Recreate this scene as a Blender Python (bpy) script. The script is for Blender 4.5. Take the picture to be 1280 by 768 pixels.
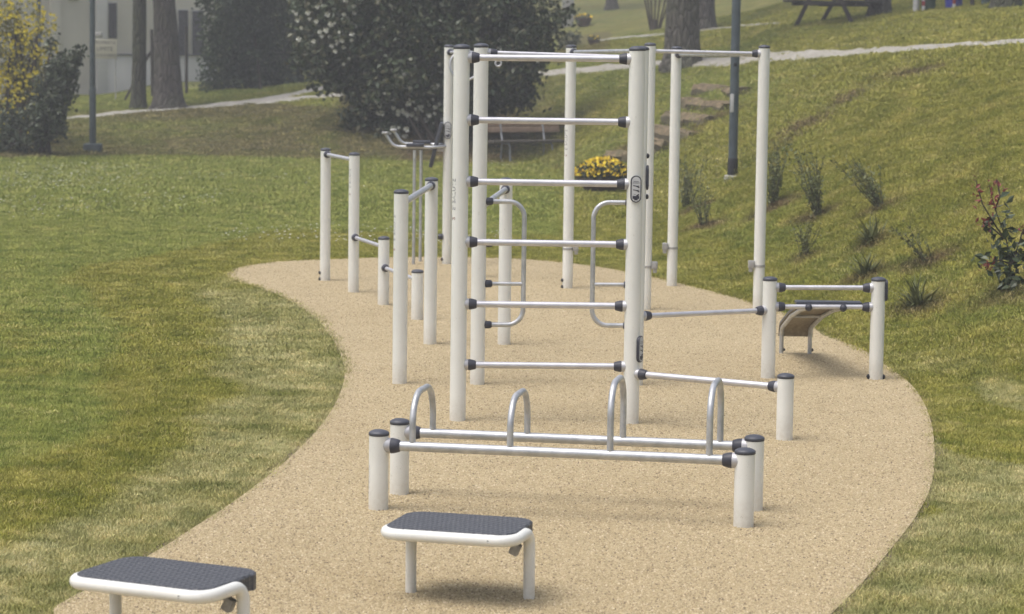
import bpy, bmesh, math, random
import numpy as np
from mathutils import Vector, Matrix
from mathutils.bvhtree import BVHTree
R = math.radians
random.seed(7); rng = np.random.default_rng(11)
for o in list(bpy.data.objects): bpy.data.objects.remove(o)
S = bpy.context.scene
COL = S.collection

# ------------------------------------------------------------------ camera
HC, F, PITCH, ROLL = 2.64, 3200.0, math.atan(333/3200.0), 0.0135
cd = bpy.data.cameras.new('camera'); cam = bpy.data.objects.new('camera', cd); COL.objects.link(cam)
cd.sensor_width = 36; cd.lens = F/1280*36; cd.clip_start = .1; cd.clip_end = 1000
cam.matrix_world = Matrix.Translation((0, 0, HC)) @ Matrix.Rotation(math.pi/2-PITCH, 4, 'X') @ Matrix.Rotation(ROLL, 4, 'Z')
cd.dof.use_dof = True; cd.dof.focus_distance = 16.5; cd.dof.aperture_fstop = 4.5
S.camera = cam
CM = cam.matrix_world.copy(); CMI = CM.inverted()

# ------------------------------------------------------------------ world, sun, exposure
W = bpy.data.worlds.new('World'); S.world = W; W.use_nodes = True
nt = W.node_tree; nt.nodes.clear()
SUN_DIR = Vector((.38, .16, -1)).normalized()             # the way the light travels
sky = nt.nodes.new('ShaderNodeTexSky'); sky.sky_type = 'NISHITA'; sky.sun_disc = False
sky.sun_elevation = math.asin(-SUN_DIR.z); sky.sun_rotation = math.atan2(-SUN_DIR.x, -SUN_DIR.y)
sky.air_density = 1.0; sky.dust_density = 6.0; sky.ozone_density = 1.0
hs = nt.nodes.new('ShaderNodeHueSaturation'); hs.inputs['Saturation'].default_value = .6
bg = nt.nodes.new('ShaderNodeBackground'); bg.inputs[1].default_value = .13
wo = nt.nodes.new('ShaderNodeOutputWorld')
nt.links.new(sky.outputs[0], hs.inputs['Color']); nt.links.new(hs.outputs[0], bg.inputs[0]); nt.links.new(bg.outputs[0], wo.inputs[0])
sl = bpy.data.lights.new('sun', 'SUN'); sun = bpy.data.objects.new('sun', sl); COL.objects.link(sun)
sl.energy = 1.1; sl.angle = R(38); sl.color = (1, .985, .955)
sun.rotation_euler = SUN_DIR.to_track_quat('-Z', 'Y').to_euler()
S.view_settings.view_transform = 'Standard'; S.view_settings.look = 'None'
S.view_settings.exposure = .47; S.view_settings.gamma = 1
S.render.engine = 'CYCLES'
HAZE = .0024

# ------------------------------------------------------------------ measuring helpers (photograph pixels, 1280 x 768)
def ray(px, py):
    return (CM.to_3x3() @ Vector(((px-640)/F, (384-py)/F, -1))).normalized()
def G(px, py, z=0.0):                                     # the point of the level z seen at a pixel
    d = ray(px, py); t = (z-HC)/d.z
    return Vector((d.x*t, d.y*t, z))
def AT(px, py, Y):                                        # the point at distance Y seen at a pixel
    d = ray(px, py); t = Y/d.y
    return Vector((d.x*t, Y, HC+d.z*t))
def proj(p):
    q = CMI @ Vector(p); return 640+F*q.x/-q.z, 384-F*q.y/-q.z
def zat(X, Y, py):                                        # height over (X,Y) that shows at row py
    a, b = -3.0, 12.0
    for _ in range(40):
        m = (a+b)/2
        if proj((X, Y, m))[1] > py: a = m
        else: b = m
    return (a+b)/2

# ------------------------------------------------------------------ mesh builder
class MB:
    def __init__(s): s.v = []; s.f = []; s.m = []
    def add(s, vs, fs, mi=0):
        n = len(s.v); s.v += [tuple(v) for v in vs]; s.f += [tuple(i+n for i in f) for f in fs]; s.m += [mi]*len(fs); return s
    def tube(s, pts, r, seg=12, caps=True, mi=0):
        pts = [Vector(p) for p in pts]; n = len(pts); rs = r if hasattr(r, '__len__') else [r]*n
        vs = []; up = None
        for i, p in enumerate(pts):
            t = ((pts[i]-pts[i-1]).normalized() if i else Vector()) + ((pts[i+1]-pts[i]).normalized() if i < n-1 else Vector())
            t.normalize()
            if up is None: up = t.orthogonal().normalized()
            up = (up - t*up.dot(t)); up.normalize(); w = t.cross(up)
            k = 1.0
            for j in range(seg):
                a = 2*math.pi*j/seg; vs.append(p+(up*math.cos(a)+w*math.sin(a))*rs[i]*k)
        fs = [(i*seg+j, i*seg+(j+1) % seg, (i+1)*seg+(j+1) % seg, (i+1)*seg+j) for i in range(n-1) for j in range(seg)]
        if caps: fs += [tuple(range(seg))[::-1], tuple((n-1)*seg+j for j in range(seg))]
        return s.add(vs, fs, mi)
    def lathe(s, prof, seg=24, o=(0, 0, 0), ax=None, mi=0):
        o = Vector(o); M = Matrix.Identity(3) if ax is None else Vector(ax).to_track_quat('Z', 'Y').to_matrix()
        vs = []; n = len(prof)
        for r, z in prof:
            for j in range(seg):
                a = 2*math.pi*j/seg; vs.append(o+M @ Vector((r*math.cos(a), r*math.sin(a), z)))
        fs = [(i*seg+j, i*seg+(j+1) % seg, (i+1)*seg+(j+1) % seg, (i+1)*seg+j) for i in range(n-1) for j in range(seg)]
        fs += [tuple(range(seg))[::-1], tuple((n-1)*seg+j for j in range(seg))]
        return s.add(vs, fs, mi)
    def box(s, c, d, M=None, mi=0, bev=0.0):
        c = Vector(c); hx, hy, hz = d[0]/2, d[1]/2, d[2]/2
        bm = bmesh.new(); bmesh.ops.create_cube(bm, size=1)
        for v in bm.verts: v.co = Vector((v.co.x*d[0], v.co.y*d[1], v.co.z*d[2]))
        if bev: bmesh.ops.bevel(bm, geom=list(bm.edges), offset=bev, segments=2, affect='EDGES', profile=.6)
        bm.verts.index_update()
        vs = [c+((M @ v.co) if M else v.co) for v in bm.verts]; fs = [[v.index for v in f.verts] for f in bm.faces]; bm.free()
        return s.add(vs, fs, mi)
    def prism(s, poly, h, M=None, o=(0, 0, 0), mi=0):      # poly in local xy, extruded along local z
        o = Vector(o); n = len(poly); M = M or Matrix.Identity(3)
        vs = [o+M @ Vector((x, y, 0)) for x, y in poly]+[o+M @ Vector((x, y, h)) for x, y in poly]
        return s.add(vs, [tuple(range(n))[::-1], tuple(range(n, 2*n))]+[(i, (i+1) % n, n+(i+1) % n, n+i) for i in range(n)], mi)
    def build(s, name, mat, parent=None, loc=(0, 0, 0), smooth=True, ang=40):
        me = bpy.data.meshes.new(name); me.from_pydata(s.v, [], s.f)
        for m in (mat if isinstance(mat, (list, tuple)) else [mat]): me.materials.append(m)
        if len(me.materials) > 1: me.polygons.foreach_set('material_index', s.m)
        o = bpy.data.objects.new(name, me); COL.objects.link(o)
        if smooth:
            me.shade_smooth()
            try: me.set_sharp_from_angle(angle=R(ang))
            except Exception: pass
        o.location = loc; place(o, parent); return o
def wloc(o):
    p = Vector(o.location); q = o.parent
    while q: p += q.location; q = q.parent
    return p
def place(o, parent):                                     # o.location given in world space, none of the parents is turned
    if parent is None: return
    w = Vector(o.location); o.parent = parent; o.location = w-wloc(parent)
def tag(o, label=None, cat=None, group=None, kind=None):
    if label: o['label'] = label
    if cat: o['category'] = cat
    if group: o['group'] = group
    if kind: o['kind'] = kind
    return o
def thing(name, loc, label, cat, group=None):
    o = bpy.data.objects.new(name, None); o.empty_display_size = .2; COL.objects.link(o); o.location = loc
    return tag(o, label, cat, group)
def P(mb, name, mat, parent, loc=None, **k):             # part whose mesh is in world coordinates: its origin moves to the parent's
    w = Vector(loc) if loc is not None else wloc(parent)
    mb.v = [tuple(Vector(v)-w) for v in mb.v]
    return mb.build(name, mat, parent, w, **k)

# ------------------------------------------------------------------ materials
def newmat(name):
    m = bpy.data.materials.new(name); m.use_nodes = True; t = m.node_tree; b = t.nodes['Principled BSDF']; return m, t, b
def N(t, k, **kw):
    n = t.nodes.new(k)
    for a, v in kw.items():
        if a in n.inputs: n.inputs[a].default_value = v
        else: setattr(n, a, v)
    return n
def noise(t, scale, detail=4, rough=.55, co=None, dist=0):
    n = N(t, 'ShaderNodeTexNoise'); n.inputs['Scale'].default_value = scale; n.inputs['Detail'].default_value = detail
    n.inputs['Roughness'].default_value = rough; n.inputs['Distortion'].default_value = dist
    if co is not None: t.links.new(co, n.inputs['Vector'])
    return n
def ramp(t, fac, stops):
    r = N(t, 'ShaderNodeValToRGB'); e = r.color_ramp.elements
    while len(e) < len(stops): e.new(.5)
    for i, (p, c) in enumerate(stops): e[i].position = p; e[i].color = (*c, 1) if len(c) == 3 else c
    t.links.new(fac, r.inputs[0]); return r.outputs[0]
def mixc(t, fac, a, b, mode='MIX'):
    n = N(t, 'ShaderNodeMix', data_type='RGBA', blend_type=mode)
    for s_, v in ((n.inputs[0], fac), (n.inputs[6], a), (n.inputs[7], b)):
        if isinstance(v, (int, float)): s_.default_value = v
        elif isinstance(v, tuple): s_.default_value = (*v, 1)
        else: t.links.new(v, s_)
    return n.outputs[2]
def mth(t, op, a, b=0.0):
    n = N(t, 'ShaderNodeMath', operation=op)
    for s_, v in ((n.inputs[0], a), (n.inputs[1], b)):
        if isinstance(v, (int, float)): s_.default_value = v
        else: t.links.new(v, s_)
    return n.outputs[0]
def bump(t, b, h, st=.3, dist=.01):
    n = N(t, 'ShaderNodeBump'); n.inputs['Strength'].default_value = st; n.inputs['Distance'].default_value = dist
    t.links.new(h, n.inputs['Height']); t.links.new(n.outputs[0], b.inputs['Normal'])
def pos(t): return N(t, 'ShaderNodeNewGeometry').outputs['Position']
def simple(name, c1, c2=None, rough=.5, metal=0.0, scale=8, bst=.0, bscale=60, spec=.5):
    m, t, b = newmat(name); c2 = c2 or tuple(x*.85 for x in c1)
    g = pos(t); n = noise(t, scale, 5, co=g)
    t.links.new(mixc(t, ramp(t, n.outputs[0], [(.35, (0, 0, 0)), (.65, (1, 1, 1))]), c1, c2), b.inputs['Base Color'])
    b.inputs['Roughness'].default_value = rough; b.inputs['Metallic'].default_value = metal
    b.inputs['Specular IOR Level'].default_value = spec
    if bst: bump(t, b, noise(t, bscale, 4, co=g).outputs[0], bst, .004)
    return m
M = {}
def mk_post():
    m, t, b = newmat('white_coated_steel'); g = pos(t)
    n = noise(t, 3, 6, .65, g); f = noise(t, 45, 3, .5, g)
    c = mixc(t, ramp(t, n.outputs[0], [(.4, (0, 0, 0)), (.75, (1, 1, 1))]), (.81, .815, .78), (.745, .745, .705))
    sx = N(t, 'ShaderNodeSeparateXYZ'); t.links.new(g, sx.inputs[0])
    low = mth(t, 'MULTIPLY', ramp(t, sx.outputs[2], [(0.0, (1, 1, 1)), (.06, (.7,)*3), (.20, (0, 0, 0))]), f.outputs[0])   # splashed dust at the foot
    c = mixc(t, mth(t, 'MULTIPLY', low, .7), c, (.42, .36, .26))
    sc = noise(t, 70, 2, .4, g, 1.5)
    c = mixc(t, ramp(t, sc.outputs[0], [(.70, (0, 0, 0)), (.76, (.55,)*3)]), c, (.40, .37, .31))
    t.links.new(c, b.inputs['Base Color']); b.inputs['Roughness'].default_value = .38
    t.links.new(ramp(t, n.outputs[0], [(.3, (.32,)*3), (.7, (.5,)*3)]), b.inputs['Roughness'])
    return m
M['post'] = mk_post()
M['cap'] = simple('dark_grey_plastic', (.055, .06, .078), (.075, .08, .10), .45, 0, 12)
M['clamp'] = simple('dark_blue_grey_rubber', (.032, .034, .05), (.05, .052, .07), .5, 0, 20, .1, 90)
M['galv'] = simple('galvanised_steel', (.60, .61, .63), (.44, .455, .48), .45, .65, 14, .08, 40)
M['alu'] = simple('satin_aluminium', (.66, .66, .70), (.56, .56, .60), .46, .6, 10, .04, 60)
M['flange'] = simple('light_grey_flange', (.55, .55, .57), (.45, .45, .48), .45, .4, 10)
M['clampbox'] = simple('cast_grey_metal', (.46, .455, .45), (.34, .335, .33), .55, .3, 25, .2, 80)
M['black'] = simple('black_rubber', (.012, .012, .015), (.02, .02, .024), .5, 0, 20)
M['plate_face'] = simple('printed_plate_face', (.62, .63, .65), (.55, .56, .58), .4, 0, 30)
M['print'] = simple('dark_print', (.05, .05, .07), None, .6)
M['print_grey'] = simple('grey_print', (.16, .16, .19), None, .6)
M['print_red'] = simple('red_print', (.32, .14, .12), None, .6)
M['lamp_grey'] = simple('lamp_post_paint', (.105, .13, .15), (.075, .095, .11), .5, .2, 6, .1, 20)
M['lamp_green'] = simple('left_lamp_paint', (.085, .11, .12), (.06, .08, .085), .55, .2, 6)
M['concrete'] = simple('concrete', (.42, .41, .37), (.30, .29, .26), .85, 0, 9, .3, 50)
M['bench_wood'] = simple('weathered_wood', (.30, .21, .15), (.20, .14, .10), .75, 0, 14, .3, 60)
M['bench_dark'] = simple('dark_seat_wood', (.12, .105, .085), (.07, .06, .05), .8, 0, 14, .3, 60)
M['bench_metal'] = simple('bench_leg_metal', (.40, .41, .43), (.28, .29, .31), .55, .5, 10)
M['picnic'] = simple('dark_picnic_wood', (.045, .038, .035), (.07, .06, .055), .85, 0, 9, .3, 60)
M['terracotta'] = simple('terracotta', (.13, .085, .06), (.075, .055, .045), .85, 0, 10, .4, 60)
M['soil'] = simple('soil', (.12, .088, .055), (.20, .16, .11), .95, 0, 18, .6, 60)
M['under'] = simple('bench_underside', (.36, .30, .21), (.24, .20, .14), .55, .1, 30)  # brown reflection of the tan ground, painted into the base colour
def mk_tread():
    m, t, b = newmat('ribbed_rubber_tread')
    tc = N(t, 'ShaderNodeTexCoord').outputs['Object']
    mp = N(t, 'ShaderNodeMapping'); mp.inputs['Rotation'].default_value = (0, 0, R(45)); t.links.new(tc, mp.inputs[0])
    v = N(t, 'ShaderNodeTexVoronoi'); v.inputs['Scale'].default_value = 55; v.inputs['Randomness'].default_value = 0; t.links.new(mp.outputs[0], v.inputs['Vector'])
    w = N(t, 'ShaderNodeTexWave'); w.inputs['Scale'].default_value = 14; w.inputs['Distortion'].default_value = 0; t.links.new(tc, w.inputs['Vector'])
    n = noise(t, 9, 5, co=tc); n2 = noise(t, 120, 2, co=tc)
    c = mixc(t, n.outputs[0], (.052, .056, .068), (.078, .083, .097))
    c = mixc(t, ramp(t, n2.outputs[0], [(.55, (0, 0, 0)), (.8, (.5, .5, .5))]), c, (.2, .2, .2))
    hh_ = None
    for an in (38, -38):
        mq = N(t, 'ShaderNodeMapping'); mq.inputs['Rotation'].default_value = (0, 0, R(an)); t.links.new(tc, mq.inputs[0])
        wq = N(t, 'ShaderNodeTexWave'); wq.inputs['Scale'].default_value = 9; t.links.new(mq.outputs[0], wq.inputs['Vector']); hh_ = wq.outputs['Fac'] if hh_ is None else mth(t, 'MULTIPLY', hh_, wq.outputs['Fac'])
    c = mixc(t, ramp(t, hh_, [(.25, (0, 0, 0)), (.7, (.4,)*3)]), c, (.11, .115, .13))   # raised lozenges paler towards their tips
    t.links.new(c, b.inputs['Base Color']); b.inputs['Roughness'].default_value = .55
    bump(t, b, mth(t, 'ADD', v.outputs['Distance'], mth(t, 'MULTIPLY', hh_, 1.2)), .7, .01)
    return m
M['tread'] = mk_tread()
def mk_pad():
    m, t, b = newmat('tan_rubber_granules'); g = pos(t)
    v = N(t, 'ShaderNodeTexVoronoi'); v.inputs['Scale'].default_value = 190; t.links.new(g, v.inputs['Vector'])
    v2 = N(t, 'ShaderNodeTexVoronoi'); v2.inputs['Scale'].default_value = 95; t.links.new(g, v2.inputs['Vector'])
    sp = N(t, 'ShaderNodeSeparateColor'); t.links.new(v.outputs['Color'], sp.inputs[0])
    sp2 = N(t, 'ShaderNodeSeparateColor'); t.links.new(v2.outputs['Color'], sp2.inputs[0])
    c = ramp(t, sp.outputs[0], [(0, (.12, .09, .055)), (.14, (.34, .265, .155)), (.5, (.48, .39, .24)), (.85, (.58, .48, .31)), (1, (.72, .64, .46))])
    c = mixc(t, .45, c, ramp(t, sp2.outputs[0], [(0, (.24, .185, .11)), (.25, (.42, .34, .205)), (.8, (.515, .425, .268)), (1, (.62, .53, .365))]))
    n = noise(t, .55, 5, .6, g); n3 = noise(t, 5, 4, .6, g)
    c = mixc(t, ramp(t, n.outputs[0], [(.35, (0, 0, 0)), (.7, (.55,)*3)]), c, mixc(t, 1.0, c, (.86, .84, .80), 'MULTIPLY'))
    c = mixc(t, ramp(t, n3.outputs[0], [(.4, (0, 0, 0)), (.7, (.5,)*3)]), c, mixc(t, 1.0, c, (.90, .87, .84), 'MULTIPLY'))
    sk = noise(t, 38, 1, .5, g)
    c = mixc(t, ramp(t, sk.outputs[0], [(.74, (0, 0, 0)), (.80, (.8,)*3)]), c, (.13, .10, .07))
    t.links.new(c, b.inputs['Base Color']); b.inputs['Roughness'].default_value = .9; b.inputs['Specular IOR Level'].default_value = .2
    bump(t, b, mth(t, 'ADD', v.outputs['Distance'], v2.outputs['Distance']), .6, .006)
    return m
M['pad'] = mk_pad()
def mk_path():
    m, t, b = newmat('pale_gravel'); g = pos(t)
    n = noise(t, 9, 8, .75, g); n2 = noise(t, 1.2, 4, .6, g)
    c = ramp(t, n.outputs[0], [(.3, (.20, .18, .15)), (.5, (.36, .34, .30)), (.7, (.50, .48, .44))])
    c = mixc(t, ramp(t, n2.outputs[0], [(.45, (0, 0, 0)), (.75, (.6,)*3)]), c, (.24, .22, .17))
    t.links.new(c, b.inputs['Base Color']); b.inputs['Roughness'].default_value = .95; bump(t, b, n.outputs[0], .7, .03)
    return m
M['path'] = mk_path()

def mk_granule():
    m, t, b = newmat('loose_rubber_granules'); g = pos(t); oi = N(t, 'ShaderNodeObjectInfo').outputs['Random']
    c = ramp(t, oi, [(0, (.20, .155, .105)), (.05, (.29, .23, .15)), (.2, (.42, .34, .205)), (.7, (.515, .425, .268)), (.94, (.595, .50, .335)), (1, (.70, .61, .44))])
    n = noise(t, .55, 5, .6, g)
    c = mixc(t, ramp(t, n.outputs[0], [(.35, (0, 0, 0)), (.7, (.55,)*3)]), c, mixc(t, 1.0, c, (.86, .84, .80), 'MULTIPLY'))
    t.links.new(c, b.inputs['Base Color']); b.inputs['Roughness'].default_value = .85; b.inputs['Specular IOR Level'].default_value = .25
    return m
M['granule'] = mk_granule()
def attr(t, name, inst):
    n = N(t, 'ShaderNodeAttribute'); n.attribute_name = name; n.attribute_type = 'INSTANCER' if inst else 'GEOMETRY'; return n.outputs['Fac']
def grass_mat(name, inst):
    # sod: pale new turf by the pad; dry: olive/brown grass on the banks; dirt: bare earth
    m, t, b = newmat(name); g = pos(t)
    big = noise(t, .28, 4, .6, g); mid = noise(t, 1.5, 5, .65, g); fine = noise(t, 11, 5, .7, g); micro = noise(t, 45, 3, .7, g)
    lush = ramp(t, mid.outputs[0], [(.3, (.125, .158, .042)), (.5, (.175, .205, .062)), (.7, (.235, .25, .095))])
    olive = ramp(t, mid.outputs[0], [(.3, (.13, .145, .030)), (.5, (.185, .19, .050)), (.7, (.255, .245, .088))])
    sodc = ramp(t, mid.outputs[0], [(.3, (.15, .165, .062)), (.5, (.245, .245, .135)), (.7, (.36, .35, .24))])
    brown = ramp(t, mid.outputs[0], [(.3, (.085, .075, .042)), (.5, (.12, .11, .062)), (.7, (.16, .15, .085))])
    earth = ramp(t, mid.outputs[0], [(.3, (.075, .055, .038)), (.7, (.13, .10, .07))])
    def soft(a, k=1.0):
        x = mth(t, 'ADD', a, mth(t, 'MULTIPLY', mth(t, 'SUBTRACT', mid.outputs[0], .5), .9*k))
        x = mth(t, 'ADD', x, mth(t, 'MULTIPLY', mth(t, 'SUBTRACT', fine.outputs[0], .5), .6*k))
        return ramp(t, x, [(.25, (0, 0, 0)), (.75, (1, 1, 1))])
    c = mixc(t, soft(mth(t, 'ADD', attr(t, 'olive', inst), mth(t, 'MULTIPLY', mth(t, 'SUBTRACT', big.outputs[0], .5), 1.3))), lush, olive)
    c = mixc(t, soft(attr(t, 'dry', inst)), c, brown)
    c = mixc(t, soft(attr(t, 'sod', inst)), c, sodc)
    c = mixc(t, soft(attr(t, 'dirt', inst), .7), c, earth)
    if inst:
        oi = N(t, 'ShaderNodeObjectInfo').outputs['Random']
        c = mixc(t, ramp(t, oi, [(0, (0, 0, 0)), (.90, (0, 0, 0)), (.95, (.45,)*3), (1, (.75,)*3)]), c, (.30, .285, .16))
        c = mixc(t, 1.0, c, ramp(t, oi, [(0, (.72, .78, .6)), (.4, (.95, 1, .9)), (1, (1.3, 1.25, 1.25))]), 'MULTIPLY')
    else:
        c = mixc(t, 1.0, c, ramp(t, fine.outputs[0], [(.3, (.45, .45, .4)), (.5, (.75, .75, .7)), (.7, (1.2, 1.15, 1.1))]), 'MULTIPLY')
        c = mixc(t, 1.0, c, ramp(t, micro.outputs[0], [(.3, (.6, .6, .55)), (.7, (1.15, 1.12, 1.1))]), 'MULTIPLY')
        bump(t, b, mth(t, 'ADD', fine.outputs[0], mth(t, 'MULTIPLY', micro.outputs[0], .4)), .8, .05)
    cl_ = noise(t, 3.2, 4, .7, g)
    c = mixc(t, 1.0, c, ramp(t, cl_.outputs[0], [(.32, (.66, .72, .62)), (.5, (1, 1, 1)), (.68, (1.28, 1.22, 1.25))]), 'MULTIPLY')
    c = mixc(t, 1.0, c, (1.66, 1.55, 1.27) if inst else (1.18, 1.12, .95), 'MULTIPLY')
    t.links.new(c, b.inputs['Base Color']); b.inputs['Roughness'].default_value = .8; b.inputs['Specular IOR Level'].default_value = .25
    return m
M['ground'] = grass_mat('lawn_ground', False); M['blade'] = grass_mat('grass_blades', True)

def leaf_mat(name, stops, rough=.45, trans=True, spec=.4):
    m, t, b = newmat(name)
    r = N(t, 'ShaderNodeNewGeometry').outputs['Random Per Island']
    t.links.new(ramp(t, r, stops), b.inputs['Base Color']); b.inputs['Roughness'].default_value = rough
    b.inputs['Specular IOR Level'].default_value = spec
    return m
M['camellia'] = leaf_mat('glossy_dark_leaves', [(0, (.022, .038, .013)), (.5, (.040, .062, .021)), (.8, (.075, .088, .04)), (.93, (.12, .11, .055)), (1, (.17, .17, .10))], .4)
M['hedge'] = leaf_mat('evergreen_hedge_leaves', [(0, (.024, .042, .02)), (.5, (.042, .066, .032)), (.9, (.07, .098, .048)), (1, (.11, .13, .07))], .6)
M['shrubleaf'] = leaf_mat('dark_shrub_leaves', [(0, (.028, .043, .022)), (.6, (.06, .08, .042)), (1, (.12, .135, .08))], .45)
M['yellow'] = leaf_mat('yellow_blossom', [(0, (.55, .44, .02)), (.5, (.72, .60, .04)), (1, (.80, .72, .10))], .6)
M['yellowgreen'] = leaf_mat('yellow_green_leaves', [(0, (.10, .11, .03)), (.5, (.19, .18, .05)), (1, (.32, .29, .07))], .6)
M['white_flower'] = leaf_mat('white_blossom', [(0, (.5, .5, .40)), (.5, (.68, .67, .58)), (1, (.78, .77, .72))], .6)
M['pansy'] = leaf_mat('pansy_petals', [(0, (.65, .36, .01)), (.4, (.80, .55, .01)), (.9, (.85, .68, .03)), (1, (.12, .05, .05))], .6)
M['rosemary'] = leaf_mat('grey_green_needles', [(0, (.08, .10, .038)), (.6, (.15, .175, .07)), (1, (.27, .28, .14))], .6)
M['spiky'] = leaf_mat('spiky_green_leaves', [(0, (.07, .085, .025)), (.6, (.115, .13, .04)), (1, (.18, .19, .07))], .6)
M['photinia'] = leaf_mat('bronze_green_leaves', [(0, (.03, .05, .022)), (.7, (.065, .09, .04)), (1, (.14, .16, .11))], .35)
M['red_leaf'] = leaf_mat('red_young_leaves', [(0, (.12, .02, .02)), (.6, (.26, .045, .045)), (1, (.34, .10, .09))], .45)
M['pine_leaf'] = leaf_mat('pine_needles', [(0, (.02, .035, .015)), (.6, (.04, .055, .022)), (1, (.07, .085, .035))], .6)
M['twig_g'] = simple('green_twig', (.10, .10, .06), (.075, .07, .045), .9, 0, 20)
M['twig'] = simple('twig_bark', (.07, .055, .04), (.045, .035, .028), .9, 0, 20)
def mk_bark(name, a, b2, moss):
    m, t, b = newmat(name); tc = N(t, 'ShaderNodeTexCoord').outputs['Object']
    mp = N(t, 'ShaderNodeMapping'); mp.inputs['Scale'].default_value = (1, 1, .28); t.links.new(tc, mp.inputs[0])
    n = noise(t, 11, 7, .75, mp.outputs[0], .6); v = N(t, 'ShaderNodeTexVoronoi'); v.feature = 'DISTANCE_TO_EDGE'; v.inputs['Scale'].default_value = 9; t.links.new(mp.outputs[0], v.inputs['Vector'])
    big = noise(t, 1.5, 4, .6, tc)
    c = ramp(t, n.outputs[0], [(.32, a), (.68, b2)])
    c = mixc(t, ramp(t, v.outputs['Distance'], [(0, (.85,)*3), (.08, (0, 0, 0))]), c, tuple(x*.35 for x in a))
    c = mixc(t, ramp(t, big.outputs[0], [(.45, (0, 0, 0)), (.7, (.6,)*3)]), c, moss)
    t.links.new(c, b.inputs['Base Color']); b.inputs['Roughness'].default_value = .95
    bump(t, b, mth(t, 'ADD', n.outputs[0], mth(t, 'MINIMUM', mth(t, 'MULTIPLY', v.outputs['Distance'], 4), 1)), 1.0, .05)
    return m
M['bark'] = mk_bark('pine_bark', (.075, .068, .055), (.19, .175, .15), (.11, .12, .07))
M['bark_l'] = mk_bark('left_pine_bark', (.06, .052, .045), (.15, .135, .12), (.085, .09, .055))
M['bark_m'] = mk_bark('mossy_bark', (.055, .055, .04), (.11, .11, .075), (.09, .105, .045))
M['wall'] = simple('cream_render', (.66, .63, .55), (.58, .55, .48), .9, 0, .7, .1, 20)
M['wall_w'] = simple('white_plinth_render', (.74, .73, .71), (.64, .63, .61), .9, 0, .9, .1, 20)
M['shutter'] = simple('grey_shutter', (.10, .10, .12), (.075, .075, .09), .7, 0, 4)
M['frame'] = simple('window_frame_paint', (.55, .54, .50), None, .7)
M['signboard'] = simple('beige_sign_board', (.48, .46, .37), (.43, .41, .33), .8, 0, 3)
M['pillar'] = simple('grey_pillar_stone', (.46, .45, .44), (.38, .37, .36), .85, 0, 3)
def mk_stone():
    m, t, b = newmat('tufa_stone'); g = pos(t)
    n = noise(t, 7, 7, .7, g); n2 = noise(t, 2.2, 3, .6, g)
    c = ramp(t, n.outputs[0], [(.3, (.06, .045, .026)), (.5, (.15, .112, .064)), (.7, (.34, .26, .155))])
    c = mixc(t, ramp(t, n2.outputs[0], [(.5, (0, 0, 0)), (.7, (.6,)*3)]), c, (.11, .11, .055))
    sn = N(t, 'ShaderNodeSeparateXYZ'); t.links.new(N(t, 'ShaderNodeNewGeometry').outputs['Normal'], sn.inputs[0])   # upright faces darker, level tops paler
    c = mixc(t, ramp(t, mth(t, 'ADD', sn.outputs[2], mth(t, 'MULTIPLY', mth(t, 'SUBTRACT', n2.outputs[0], .5), .9)), [(.25, (.75,)*3), (.6, (0, 0, 0))]), c, (.075, .068, .038))
    t.links.new(c, b.inputs['Base Color']); b.inputs['Roughness'].default_value = .95; bump(t, b, n.outputs[0], .8, .03); return m
M['stone'] = mk_stone()
M['bin_blue'] = simple('blue_bin_plastic', (.03, .035, .30), (.04, .05, .36), .5)
M['bin_green'] = simple('green_bin_plastic', (.035, .075, .05), (.03, .06, .04), .5)
M['bin_grey'] = simple('teal_grey_paint', (.06, .10, .10), (.05, .08, .085), .6)
M['dark_bin'] = simple('dark_brown_box', (.06, .05, .045), (.04, .036, .032), .8)
M['white_paint'] = simple('white_paint', (.6, .6, .6), (.5, .5, .5), .6)
M['red_paint'] = simple('red_paint', (.32, .03, .03), None, .6)

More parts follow.
